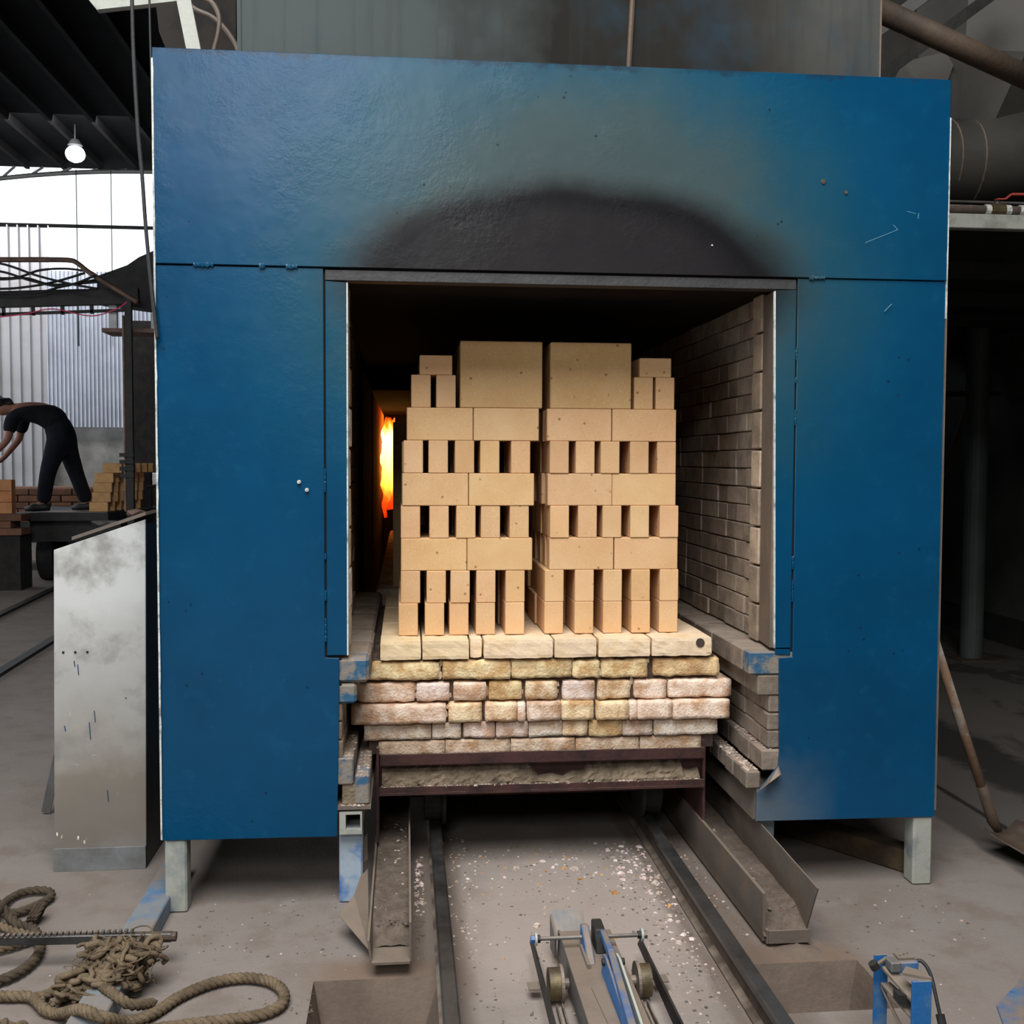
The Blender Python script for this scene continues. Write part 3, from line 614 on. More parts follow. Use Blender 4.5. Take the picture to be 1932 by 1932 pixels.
# ------------------------------------------------------------------ kiln cars
def make_car(y0, full, label):
    car = thing('kiln_car', label, 'kiln car', (.147, y0, .09))
    yl = y0+1.42
    if full:
        S = [(-.446, -.305), (-.303, -.14), (-.137, -.093), (-.091, .152), (.1545, .305), (.309, .495), (.498, .715)]
        for i, (a, b) in enumerate(S):
            g = rnd(.95, 1.04); k = .03 if i == 2 else 0
            o = rough_block(a, b, y0+k, y0+.42, .744, .812, .0025, i+1, .006).obj('deck_slab', 'slab', car, smooth=False, color=(g, g*.985, g*(.90 if i < 2 else .98)))
        for j in range(1, 3):
            for a, b in ((-.446, -.14), (-.137, .152), (.155, .43), (.433, .715)):
                MB().box(a, b, y0+.42*j+.004, y0+.42*(j+1), .744, .811).obj('deck_slab', 'slab', car, bevel=.005, color=(.9, .87, .82))
        m = MB(); m.cyl((.672, y0-.003, .792), (.672, y0+.01, .792), .016, 9); m.obj('drilled_hole', 'rust', car)
        Y, P, C_, G, LV = (.93, .80, .52), (.96, .82, .74), (.88, .74, .56), (.84, .78, .72), (.88, .77, .76)
        rows = [(.669, .738, .008, [(-.493, -.242), (-.232, .004), (.008, .219), (.222, .318), (.324, .489), (.511, .749)], [Y, Y, Y, Y, Y, (.86, .66, .40)], .007),
                (.593, .664, .012, [(-.528, -.326), (-.322, -.206), (-.194, -.08), (-.071, .045), (.057, .17), (.187, .302), (.312, .431), (.443, .559), (.565, .794)],
                 [P, LV, P, (.90, .76, .48), C_, LV, C_, P, P], .005),
                (.522, .590, .0, [(-.544, -.22), (-.211, -.096), (-.083, .026), (.029, .056), (.064, .18), (.184, .295), (.308, .42), (.424, .451), (.453, .576), (.579, .782)],
                 [P, (.9, .75, .54), (.93, .76, .58), P, P, (.93, .78, .54), (.93, .77, .54), P, P, P], .003),
                (.460, .519, .02, [(-.501, -.271), (-.267, -.168), (-.158, -.049), (-.044, .068), (.072, .188), (.19, .277), (.284, .4), (.403, .511), (.517, .746)],
                 [G, G, LV, LV, G, C_, (.82, .7, .46), (.66, .56, .52), G], .004),
                (.404, .457, .03, [(-.452, -.223), (-.221, .005), (.008, .234), (.238, .465), (.469, .69)], [(.72, .60, .50)]*5, .003)]
        sd = 20
        for z0, z1, dy, xs_, cs, amp in rows:
            for i, ((a, b), c_) in enumerate(zip(xs_, cs)):
                sd += 1; dz = .003 if b > .3 else 0; jj = rnd(0, .008)
                k = rnd(.93, 1.05)
                rough_block(a-.0015, b+.0015, y0+dy+jj, y0+dy+.2, z0-dz+rnd(0, .002), z1-dz-rnd(0, .002)+.002, amp, sd, .0045 if amp < .0045 else .009).obj(
                    'brick', 'oldbrick', car, smooth=True, color=tuple(min(1, x*k) for x in c_))
        m = MB()
        for i in range(60):
            z0, z1, dy, xs_, _, _ = rows[random.randrange(5)]; b = random.choice(xs_[:-1])[1]
            m.lump((b+rnd(-.002, .008), y0+dy+.034, rnd(z0+.01, z1-.01)), rnd(.006, .012), i, (.8, 1, 1.5))
        m.obj('mortar', 'oldbrick', car, color=(.9, .82, .74), kind='stuff')
        MB().box(-.485, .735, y0+.045, yl, .41, .742).obj('brick_core', 'jointmortar', car)
        for row, (z0, z1, xl_, xr_) in enumerate(((.669, .738, -.49, .748), (.593, .664, -.54, .79), (.522, .59, -.544, .78), (.46, .519, -.50, .745))):
            for j in range(1, 6):
                for xa, xb in ((xl_, xl_+.2), (xr_-.2, xr_)):
                    MB().box(xa, xb, y0-.02+j*.235+.003, y0-.02+(j+1)*.235, z0, z1).obj('brick', 'oldbrick', car, bevel=.008, color=(.8, .68, .58))
        # steel frame
        m = MB(); m.box(-.445, .69, y0-.004, y0+.004, .383, .42); m.box(-.445, .69, y0, y0+.06, .379, .385); m.obj('frame_angle', 'maroon', car)
        m = MB(); m.box(-.449, .692, y0-.004, y0+.002, .286, .306); m.box(-.449, .692, y0-.006, y0+.07, .278, .286); m.obj('frame_channel', 'maroon', car)
        MB().box(-.449, .692, y0+.05, y0+.06, .28, .40).obj('frame_web', 'maroon', car)
        for x in (-.459, .69): MB().box(x, x+.009, y0+.01, yl, .11, .44).obj('side_plate', 'maroon', car)
        # caked mortar in the channel
        m = MB(); n = 90; pts = []
        for i in range(n+1):
            x = -.440+1.12*i/n
            h = .074 if x < .07 else (.074-.11*(x-.07)/.08 if x < .12 else .028)
            if x < .12: pass
            elif x < .28: h = .022+.02*max(0, (x-.2)/.08)
            elif x < .62: h = .062
            else: h = .03
            h = max(.016, min(.078, h+.012*noise.noise(Vector((x*24, 0, 3)))))
            pts.append((x, h))
        vs = []; k = 7
        for i, (x, h) in enumerate(pts):
            for j in range(k):
                t = j/(k-1); yy = y0+.012+.04*t**2+.010*noise.noise(Vector((x*40, t*5, 2)))+.006*noise.noise(Vector((x*90, t*12, 7)))
                vs.append((x, yy, .302+h*t+.003*noise.noise(Vector((x*60, t*9, 5)))))
        m.add(vs, [(i*k+j, (i+1)*k+j, (i+1)*k+j+1, i*k+j+1) for i in range(n) for j in range(k-1)]); m.obj('caked_mortar', 'mortar', car, kind='stuff')
        rubble('frame_rubble', 'chips', [(-.44, .68, y0-.002, y0+.02, .305, 420, .0015, .005), (-.44, .68, y0, y0+.01, .42, 50, .0015, .003)], car, seed=9)
        for x in (-.26, .557):
            for y in (y0+.30, y0+1.1):
                m = MB(); m.cyl((x-.03, y, .20), (x+.035, y, .20), .108, 24); m.cyl((x+(.035 if x < 0 else -.03), y, .20), (x+(.048 if x < 0 else -.043), y, .20), .125, 24); m.obj('wheel', 'darksteel', car, smooth=False)
        for y in (y0+.30, y0+1.1): MB().cyl((-.4, y, .2), (.66, y, .2), .025, 12).obj('axle', 'maroon', car)
    else:
        MB().box(-.50, .76, y0, yl, .41, .812).obj('brick_core', 'oldbrick', car, bevel=.01, color=(.7, .6, .5))
        MB().box(-.459, .70, y0, yl, .28, .41).obj('frame', 'maroon', car)
        for x in (-.26, .557):
            for y in (y0+.3, y0+1.1): MB().cyl((x-.03, y, .20), (x+.035, y, .20), .108, 20).obj('wheel', 'maroon', car)
    return car
make_car(.25, True, 'brick topped kiln car carrying the tan stacks in the kiln mouth')
for i, y in enumerate((1.72, 3.18, 4.64)):
    make_car(y, False, ('kiln car coupled directly behind the front kiln car', 'kiln car third in line inside the dark tunnel', 'kiln car fourth in line close to the fire')[i])
    for s_, (a, b) in enumerate(((-.42, .08), (.15, .62))):
        m = MB()
        for row in range(7):
            z = .814+row*.1145; hd = row in (0, 1, 3, 5)
            for j in range(3):
                yy = y+.1+j*.42
                if hd:
                    for q in range(5): xx = a+q*(b-a-.07)/4; m.box(xx, xx+.067, yy, yy+.36, z, z+.114)
                else:
                    for q in range(2): xx = a+q*.235; m.box(xx, xx+.23, yy, yy+.36, z, z+.114)
        solo(m, 'brick_stack', 'firebrick', 'dim %s stack of bricks on the %s kiln car' % (('left', 'right')[s_], ('second', 'third', 'fourth')[i]), 'brick stack', kind='stuff')

# ------------------------------------------------------------------ the fired bricks on the front car
BW, BH, BL = .0675, .1135, .230
def unit(w_, d, h, bev=.0022):
    return MB().box(-w_/2, w_/2, 0, d, 0, h).mesh('firebrick', 'firebrick', (0, 0, 0), bev)
ME = {'head': unit(BW, BL, BH), 'wide': unit(BL, BW, BH), 'flat': unit(BH, BL, BW), 'block': unit(.289, .23, .233, .003), 'up': unit(BW, BL, BH)}
ROWS = [('head', [(-.349, -.257, -.171, -.077, .027), (.167, .275, .378, .481, .583)]), ('head', [(-.341, -.251, -.167, -.076, .028), (.168, .276, .378, .480, .584)]),
        ('wide', [(-.259, -.027), (.265, .499)]), ('head', [(-.341, -.241, -.147, -.060, .042), (.185, .286, .374, .474, .581)]), ('wide', [(-.254, -.0215), (.258, .4895)]),
        ('head', [(-.331, -.244, -.152, -.063, .046), (.183, .276, .365, .471, .570)]), ('wide', [(-.238, -.0055), (.2545, .4875)])]
ORD = ['first', 'second', 'third', 'fourth', 'fifth']; CN = ['bottom', 'second', 'third', 'fourth', 'fifth', 'sixth', 'seventh']
YP, ZP = .35, .8135
def brick(kind, x, y, z, label, group, rz=0):
    g = rnd(.94, 1.05); o = link('firebrick', ME[kind], None, (g, g*rnd(.97, 1.02), g*rnd(.93, 1.02)), (x, y, z)); o.rotation_euler.z = rz
    return tag(o, label, 'brick', group)
for r, (kind, sides) in enumerate(ROWS):
    z = ZP+r*.1142
    for s_, xs_ in enumerate(sides):
        S_ = ('left', 'right')[s_]
        for i, x in enumerate(xs_):
            if kind == 'head': lab = 'tan brick end, %s from the left in the %s course up, %s stack' % (ORD[i], CN[r], S_)
            else: lab = 'long tan brick face, %s one of the pair in the %s course, %s stack' % (('left', 'right')[i], CN[r], S_)
            brick(kind, x, YP+rnd(-.003, .003), z, lab, 'front firebricks of the two stacks', rnd(-.006, .006))
            gd = 'firebricks behind the front of the %s stack' % S_
            for j in range(1, 4 if kind == 'head' else 6):
                deep = 'shadowed tan brick %s row behind the %s brick of the %s course, %s stack' % (ORD[j-1], ORD[i], CN[r], S_)
                if kind == 'head': brick(kind, x+rnd(-.008, .008), YP+j*.236+rnd(-.002, .002), z, deep, gd)
                else: brick(kind, x+rnd(-.005, .005), YP+j*.142+rnd(-.006, .006), z, deep, gd)
zt = ZP+7*.1142
for s_, (xs_, xt, xb) in enumerate((((-.304, -.217), -.252, -.023), ((.485, .563), .528, .295))):
    S_ = ('left', 'right')[s_]
    for j in range(3):
        y = YP+.004+j*.25; nth = ('', 'second', 'third')[j]; deep = 'upright shadowed brick, %s row back on top of the '+S_+' stack, %s of its pair'; gd = 'firebricks at the back of the %s stack top' % S_
        for i, x in enumerate(xs_):
            brick('up', x, y, zt, ('upright tan brick end, %s of the pair on top of the %s stack' % (('left', 'right')[i], S_)) if j == 0 else deep % (nth, ('left', 'right')[i]), gd if j else 'front firebricks of the two stacks')
        brick('flat', xt, y+.002, zt+.1142, ('flat tan brick bridging the upright pair on top of the %s stack' % S_) if j == 0 else 'flat shadowed brick bridging the %s pair back on top of the %s stack' % (nth, S_), gd if j else 'front firebricks of the two stacks')
        o = link('firebrick_block', ME['block'], None, (.84, .84, .74), (xb, y-.002, zt)); tag(o, ('big square greenish tan block on top of the %s stack' % S_) if j == 0 else ('big tan block in shadow, %s block back on the %s stack' % (nth, S_)), 'block', 'big blocks on the stacks')

# ------------------------------------------------------------------ rails and sand troughs
def rail(x0, x1, yf, yn, label):
    # profile: foot, web, head
    prof = [(-.034, 0), (.034, 0), (.034, .008), (.006, .016), (.006, .066), (.021, .072), (.021, .088), (.016, .092), (-.016, .092), (-.021, .088), (-.021, .072), (-.006, .066), (-.006, .016), (-.034, .008)]
    n = len(prof); c0 = Vector(((x0+x1)/2, (yf+yn)/2, 0)); t = thing('rail', label, 'rail', c0)
    for nm, mt, pp in (('rail_head', 'rail', prof[5:11]), ('rail_web', 'railfoot', [(-.006, .012), (.006, .012), (.006, .07), (-.006, .07)]), ('rail_foot', 'railfoot', [(-.026, 0), (.026, 0), (.026, .006), (.006, .016), (-.006, .016), (-.026, .006)])):
        m = MB(); k = len(pp)
        m.add([(x1+p[0], yf, p[1]) for p in pp]+[(x0+p[0], yn, p[1]) for p in pp], [tuple(range(k))[::-1], tuple(range(k, 2*k))]+[(i, (i+1) % k, k+(i+1) % k, k+i) for i in range(k)])
        m.obj(nm, mt, t)
rail(-.247, -.262, 8, -1.6, 'steel rail running under the car beside the left trough'); rail(.543, .562, 8, -1.6, 'steel rail running under the car beside the right trough')
# left trough
tr = thing('sand_trough', 'steel channel of gritty sand left of the rails', 'trough', (-.41, .2, 0))
MB().box(-.452, -.347, -.49, 3, .040, .047).obj('trough_plate', 'steel', tr)
MB().box(-.349, -.343, -.475, 3, .040, .15).obj('trough_side', 'steel', tr)
MB().prism([(-.456, .040), (-.450, .040), (-.458, .105), (-.464, .105)], 'Y', -.48, 1.3).obj('trough_side', 'steel', tr)
for y in (-.30, .4): MB().box(-.44, -.36, y, y+.05, 0, .04).obj('trough_support', 'darksteel', tr)
def sandbed(x0, x1, y0, y1, z, amp, seed, z0_=.048):
    m = MB(); nx, ny = 8, int((y1-y0)/.025); vs = []
    for j in range(ny+1):
        for i in range(nx+1):
            x, y = x0+(x1-x0)*i/nx, y0+(y1-y0)*j/ny
            e = min(1, (y-y0)/.12+.05)
            vs.append((x, y, z*e+z0_*(1-e)+amp*noise.noise(Vector((x*30, y*16, seed)))+amp*.6*noise.noise(Vector((x*70, y*60, seed)))))
    m.add(vs, [(j*(nx+1)+i, j*(nx+1)+i+1, (j+1)*(nx+1)+i+1, (j+1)*(nx+1)+i) for j in range(ny) for i in range(nx)]); return m
sandbed(-.455, -.349, -.40, 1.2, .09, .008, 4).obj('sand', 'sand', tr, kind='stuff', smooth=True)
rubble('sand_chips', 'greychips', [(-.45, -.352, -.34, .5, .087, 420, .0015, .006)], tr, seed=5)
rubble('brick_chips', 'chips', [(-.40, -.352, .2, .55, .089, 20, .002, .008), (-.45, -.36, -.25, .4, .089, 60, .0015, .006)], tr, seed=6)
P = lambda x, y, z: (x, y, z)
MB().plate([at(697, 1795, 'Z', .03), at(640, 1728, 'Z', .07), at(668, 1690, 'Z', .09), at(680, 1655, 'Z', .10), at(694, 1640, 'Z', .10)], (-.1, -.2, 1), .002).obj('torn_sheet', 'steel', tr)
MB().plate([at(693, 1572, 'Z', .12), at(667, 1617, 'Z', .12), at(680, 1633, 'Z', .11), at(694, 1622, 'Z', .10)], (-.1, -.2, 1), .002).obj('torn_sheet', 'steel', tr)
# right trough
tr = thing('sand_trough', 'steel channel of dusty sand right of the rails', 'trough', (.76, .2, 0))
MB().prism([(.702, .012), (.830, .012), (.830, .018), (.702, .018)], 'Y', -.40, 3).obj('trough_plate', 'steel', tr)
MB().prism([(.69, -.385), (.70, -.385), (.676, 3), (.666, 3)], 'Z', .012, .155).obj('trough_side', 'steel', tr)
MB().prism([(.698, -.40), (.706, -.40), (.69, 3), (.682, 3)], 'Z', .010, .05).obj('trough_kerb', 'steel', tr)
MB().plate([(.828, -.36, .015), (.822, -.47, .20), (.815, -.02, .225), (.835, 1.2, .225), (.84, 1.2, .015)], (1, 0, 0), .004).obj('trough_side', 'steel', tr)
MB().box(.702, .828, -.405, -.398, .012, .05).obj('trough_end', 'steel', tr)
def sand_r(): return sandbed(.69, .828, -.40, 1.2, .085, .009, 8, .03)
sand_r().obj('sand', 'sand', tr, kind='stuff', smooth=True)
rubble('brick_chips', 'chips', [(.70, .82, -.25, .6, .082, 120, .0015, .006), (.74, .76, -.12, -.1, .085, 2, .012, .016)], tr, seed=11)
rubble('sand_chips', 'greychips', [(.70, .82, -.32, .6, .08, 260, .002, .006)], tr, seed=12)
m = MB(); n = 14; vs = [(.78, -.425, .022)]
for k in range(3):
    for i in range(n): a = 2*PI*i/n; rr = (.02, .05, .085)[k]; vs.append((.78+rr*math.cos(a)*.9+.008*noise.noise(Vector((a, k, 1))), -.432+rr*math.sin(a)*.7, (.014, .006, -.001)[k]))
m.add(vs, [(0, 1+i, 1+(i+1) % n) for i in range(n)]+[(1+k*n+i, 1+(k+1)*n+i, 1+(k+1)*n+(i+1) % n, 1+k*n+(i+1) % n) for k in range(2) for i in range(n)])
solo(m, 'sand_heap', 'pit', 'small heap of spilled sand at the near end of the right trough', 'sand', smooth=True, kind='stuff')
# chips on the floor
rubble('brick_crumbs', 'chips', [(-.20, .50, .0, .45, 0, 330, .0012, .006), (-.22, .53, -.9, -.05, 0, 190, .0012, .005), (-.23, -.14, -.4, .6, 0, 190, .0012, .006), (.38, .51, -.6, .5, 0, 330, .0012, .006), (-.33, -.30, -.1, .4, 0, 150, .0015, .008),
       (.60, .67, -.35, .5, 0, 90, .0015, .006), (.33, .51, -.75, -.3, 0, 110, .0012, .005), (-1.0, -.5, -.45, .1, 0, 60, .0012, .005), (.9, 1.4, -.45, .0, 0, 50, .0012, .006), (-1.4, -1.2, -.6, .3, 0, 40, .0012, .004),
       (.94, 1.1, -.9, -.6, 0, 20, .0015, .005), (0, .4, -.2, .5, 0, 10, .008, .014), (.44, .51, -.4, .3, 0, 12, .007, .015), (-.325, -.30, 0, .35, 0, 6, .008, .014)], None,
       'pale broken brick crumbs scattered over the floor between the rails', 'rubble', seed=21)
for nm, mt, q, sd, lab in (('yellow_chips', 'yellowchip', [(-.15, .45, .0, .42, 0, 26, .004, .012), (-.1, .5, -.6, 0, 0, 8, .003, .008)], 31, 'ochre and yellow brick chips on the floor in front of the car'),
                       ('pink_chips', 'pinkchip', [(.36, .51, .05, .45, 0, 90, .003, .012), (-.16, .3, .1, .42, 0, 30, .003, .010), (.42, .52, -.4, .05, 0, 30, .003, .010), (-.33, -.30, .1, .35, 0, 16, .004, .012)], 32, 'pinkish white brick chips heaped along the right rail')):
    M[mt] = mk(mt, (196, 150, 88) if 'y' == nm[0] else (206, 178, 168), (160, 112, 60) if 'y' == nm[0] else (226, 210, 204), 30, .4, .6, .95, fine=.2, bump=.3)
    rubble(nm, mt, q, None, lab, 'rubble', seed=sd)
rubble('floor_grit', 'greychips', [(-.22, .52, -.95, .5, 0, 700, .0015, .006), (-1.05, -.5, -.35, .1, 0, 260, .0015, .005), (-.80, -.60, -.66, -.54, 0, 120, .0015, .004), (.36, .51, -.7, .5, 0, 300, .0015, .006), (.85, 1.4, -.5, 0, 0, 120, .0015, .006), (-.33, -.30, -.4, .4, 0, 200, .002, .008), (.60, .67, -.35, .5, 0, 200, .002, .007)], None,
       'dull grey grit scattered over the floor in front of the kiln', 'grit', seed=22)

# ------------------------------------------------------------------ pusher carriage between the rails
pc = thing('pusher_carriage', 'low dusty pusher carriage with flanged rollers and a blue lever between the rails', 'carriage', (.15, -.8, 0))
YB = -1.5
MB().prism([(.070, .10), (.216, .10), (.216, .106), (.070, .106)], 'Y', YB, -.47).obj('top_plate', 'steel', pc, bevel=.001)
MB().prism([(.070, .03), (.076, .03), (.076, .10), (.070, .10)], 'Y', YB, -.45).obj('side_web', 'bare', pc)
MB().prism([(.210, .03), (.216, .03), (.216, .10), (.210, .10)], 'Y', YB, -.50).obj('side_web', 'bare', pc)
MB().plate([(.060, -.455, .085), (.150, -.455, .085), (.150, -.40, .13), (.060, -.40, .13)], (0, .6, .8), .006).obj('head_plate', 'bare', pc)
MB().plate([(.060, -.40, .125), (.060, -.50, .105), (.064, -.47, .03), (.060, -.41, .03)], (-1, 0, 0), .006).obj('head_plate', 'bare', pc)
for x, a, b in ((-.004, -.40, YB), (.302, -.44, YB)): MB().prism([(b, .01), (a, .045), (a-.03, .075), (b, .075)], 'X', x, x+.006).obj('side_bar', 'darksteel', pc)
for x0, x1, y in ((-.035, .004, -.63), (.31, .345, -.62)): MB().box(x0, x1, y-.02, y+.02, .03, .034).obj('side_tab', 'steel', pc)
# cross rod with nuts
MB().cyl((-.012, -.575, .135), (.118, -.575, .135), .0055, 10).obj('cross_rod', 'bare', pc); MB().cyl((.182, -.577, .135), (.296, -.577, .135), .0055, 10).obj('cross_rod', 'bare', pc)
for x, s_ in ((-.008, -1), (.284, 1)):
    MB().cyl((x-.003, -.576, .135), (x+.003, -.576, .135), .017, 18).obj('washer', 'lightsteel', pc)
    MB().cyl((x+.004*s_, -.576, .135), (x+.014*s_, -.576, .135), .011, 6).obj('nut', 'bluesteel' if s_ < 0 else 'bare', pc)
    MB().cyl((x-.012*s_, -.576, .135), (x-.004*s_, -.576, .135), .011, 6).obj('nut', 'darksteel', pc)
MB().prism([(-.60, .106), (-.545, .106), (-.545, .16), (-.565, .165), (-.60, .15), (-.68, .106)], 'X', .118, .138).obj('clevis_cheek', 'bluesteel', pc, bevel=.003)
MB().prism([(-.62, .106), (-.535, .106), (-.535, .168), (-.60, .165)], 'X', .150, .178).obj('clevis_cheek', 'darksteel', pc, bevel=.003)
MB().box(.112, .121, -.70, -.58, .106, .118).obj('clevis_rib', 'steel', pc)
# lever
m = MB(); m.bar((.172, -.60, .155), (.166, -.74, .165), .016, .02); m.bar((.166, -.74, .165), (.140, -1.25, .15), .018, .022); m.obj('lever', 'bluesteel', pc, bevel=.002)
for x in (.145, .178):
    MB().prism([(-1.1, .106), (-.72, .106), (-.74, .165), (-.78, .17), (-1.1, .13)], 'X', x, x+.006).obj('lever_cheek', 'bluesteel' if x < .16 else 'lightsteel', pc)
MB().cyl((.138, -.765, .155), (.196, -.765, .155), .009, 12).obj('pivot_pin', 'darksteel', pc)
MB().plate([(.105, -.80, .107), (.14, -.80, .107), (.14, -1.2, .107), (.125, -1.2, .107)], (0, 0, 1), .003).obj('guide_plate', 'steel', pc)
# rollers
for x, s_ in ((.046, -1), (.258, 1)):
    rl = MB(); rl.cyl((x, -.655, .048), (x+s_*.030, -.655, .048), .042, 48); o = rl.obj('roller', 'brass', pc, smooth=False)
    MB().cyl((x-s_*.008, -.655, .048), (x, -.655, .048), .049, 24).obj('flange', 'steel', o)
    MB().cyl((x-s_*.035, -.655, .048), (x-s_*.008, -.655, .048), .014, 14).obj('axle_stub', 'steel', o)
for x in (.030, .045, .255, .270): MB().box(x, x+.004, YB, -.70, .004, .018).obj('base_angle', 'railfoot', pc)

# ------------------------------------------------------------------ cabinet and things at the left
cb = thing('control_cabinet', 'scuffed white sheet metal cabinet with slanted top left of the blue kiln', 'cabinet', (-1.41, .5, 0))
MB().prism([(-1.571, .078), (-1.262, .078), (-1.250, 1.222), (-1.556, 1.118)], 'Y', .388, .40).obj('front_sheet', 'cab', cb, bevel=.0015)
MB().prism([(-1.565, .0), (-1.262, .0), (-1.256, 1.205), (-1.552, 1.10)], 'Y', .40, .90).obj('body', 'cabside', cb)
MB().box(-1.572, -1.262, .380, .388, 0, .081).obj('plinth', 'cabbase', cb, bevel=.001)
m = MB(); m.plate([(-1.50, .40, 1.150), (-1.252, .40, 1.236), (-1.12, .62, 1.275), (-1.40, .9, 1.20)], (0, 0, 1), .012); m.obj('top_scrap', 'steel', cb)
m = MB()
for x, z in ((-1.53, .765), (-1.49, .765), (-1.45, .765)): m.cyl((x, .385, z), (x, .39, z), .004, 8)
m.obj('bolt_hole', 'slot', cb)
m = MB()
for x, z0, z1 in ((-1.495, .715, .735), (-1.483, .685, .722), (-1.430, .52, .56), (-1.447, .46, .52), (-1.53, .49, .51), (-1.39, .24, .28), (-1.325, .60, .605)): m.bar((x, .3872, z1), (x+.003, .3872, z0), .003, .0015, (0, 1, 0))
M['bluemark'] = mk('blue_paint_mark', (34, 60, 92), rough=.7); m.obj('paint_mark', 'bluemark', cb)
for i, (x, z) in enumerate(((-1.56, .13), (-1.545, .12), (-1.49, .115), (-1.47, .10))):
    m = MB(); m.lump((x, .387, z), .006, i, (.6, .2, 1.3)); m.obj('white_splash', 'tape', cb)
for i, p in enumerate(((-1.43, .55, 1.20), (-1.33, .6, 1.235))):
    m = MB(); m.lump(p, .03, i+3, (1.6, .8, .5)); solo(m, 'scrap_piece', ('darksteel', 'brownsteel')[i], ('dark scrap lump on top of the white cabinet', 'brown scrap on the top of the white cabinet by the kiln')[i], 'scrap')
m = MB(); m.bar((-1.800, 1.0, .01), (-1.60, .93, .82), .035, .006, (0, 1, 0)); solo(m, 'metal_strip', 'bare', 'narrow metal strip leaning behind the white cabinet', 'strip')
bb = MB(); bb.box(-1.182, -1.096, -1.3, .32, .0, .058); solo(bb, 'steel_beam', 'dustyblue', 'dusty blue steel box beam lying on the floor under the rope', 'beam', bevel=.004)
# notched bar
rb = thing('notched_bar', 'long dark notched steel bar lying across the rope and blue beam', 'bar', (-1.4, -.34, .05))
z = .085
MB().bar((-1.9, -.32, z), (-1.015, -.345, z-.006), .022, .026).obj('shaft', 'rail', rb, bevel=.003)
m = MB()
for i in range(24): x = -1.50+i*.016; m.box(x, x+.008, -.346, -.33, z+.010, z+.016)
m.obj('notch', 'railfoot', rb)
MB().cyl((-1.09, -.342, z-.004), (-1.005, -.345, z-.006), .014, 10).obj('bar_end', 'rust', rb)
# ropes
def fp(pts, zz): return [at(x, y, 'Z', z_ if isinstance(z_, float) else zz) for (x, y, z_) in [(p+(None,))[:3] for p in pts]]
rp = thing('rope', 'dark oily rope coil at the left edge of the floor', 'rope', (-1.5, -.1, 0))
m = MB(); strands(m, spline(fp([(-5, 1703), (20, 1722), (60, 1712), (96, 1692), (88, 1680), (50, 1682), (15, 1698), (-10, 1730, .04)], .02), 6), .013, .07); m.obj('rope_strand', 'roperope', rp, smooth=True)
m = MB(); strands(m, spline(fp([(10, 1722, .04), (35, 1745), (62, 1752), (76, 1780), (70, 1805), (40, 1832), (0, 1850), (-40, 1856)], .02), 6), .015, .07); m.obj('rope_strand', 'roperope', rp, smooth=True)
m = MB(); strands(m, spline(fp([(-20, 1735), (20, 1755), (55, 1763), (70, 1773, .03)], .02), 6), .012, .07); strands(m, spline(fp([(-20, 1795), (20, 1786), (62, 1772)], .02), 6), .012, .07); m.obj('rope_strand', 'rope', rp, smooth=True)
m = MB()
for k in range(3): strands(m, spline([Vector((-1.50+.010*k+.012*math.cos(a), -.035+.030*math.sin(a), .032+.024*math.cos(a))) for a in [i*2*PI/8 for i in range(9)]], 4), .008, .06)
m.obj('whipping', 'roperope', rp, smooth=True)
rp = thing('rope', 'tan twisted rope with a long loop and a frayed tangle over the blue beam', 'rope', (-1.0, -.55, 0))
m = MB(); strands(m, spline(fp([(-40, 1880), (20, 1880), (60, 1882), (85, 1905), (110, 1913), (150, 1905, .075), (190, 1918, .08), (240, 1928, .03), (290, 1912), (340, 1880), (400, 1855), (460, 1845), (510, 1852), (535, 1872), (530, 1897), (490, 1915), (430, 1924), (340, 1935), (270, 1945)], .018), 6), .015, .055)
m.obj('rope_strand', 'rope', rp, smooth=True)
m = MB(); strands(m, spline(fp([(60, 1885), (110, 1868), (160, 1850, .03), (205, 1868, .07), (245, 1895, .05), (290, 1893)], .02), 6), .014, .05); strands(m, spline(fp([(75, 1882), (130, 1858), (170, 1830, .03)], .03), 6), .012, .05)
strands(m, spline(fp([(95, 1893), (130, 1878), (155, 1860, .05), (190, 1845, .07)], .03), 6), .012, .05)
m.obj('rope_strand', 'rope', rp, smooth=True)
M['rope2'] = M['rope']
def tangle(cx, cy, cz, rx, ry, rz_, n, seed, r0_=.004, r1_=.009):
    m = MB(); rg = random.Random(seed)
    for i in range(n):
        p = Vector((rg.gauss(0, .5), rg.gauss(0, .5), rg.gauss(0, .5))); d = Vector((rg.gauss(0, 1), rg.gauss(0, 1), rg.gauss(0, .6))).normalized(); path = []
        for k in range(10):
            path.append(Vector((cx+p.x*rx, cy+p.y*ry, max(.008, cz+p.z*rz_))))
            d = (d+Vector((rg.gauss(0, .5), rg.gauss(0, .5), rg.gauss(0, .4)))-p*.35).normalized(); p = p+d*.28
        m.tube(spline(path, 3), rg.uniform(r0_, r1_), 5)
    return m
tangle(-1.125, -.50, .085, .075, .060, .042, 130, 3, .005, .010).obj('frayed_end', 'rope', rp, kind='stuff', smooth=True)
tangle(-1.125, -.50, .09, .082, .066, .048, 70, 13, .0012, .002).obj('frayed_fibre', 'rope', rp, kind='stuff')
tangle(-1.20, -.56, .05, .055, .035, .025, 45, 5).obj('frayed_end', 'rope', rp, kind='stuff', smooth=True)
tangle(-1.38, -.76, .03, .06, .05, .025, 60, 4).obj('frayed_end', 'rope', rp, kind='stuff', smooth=True)

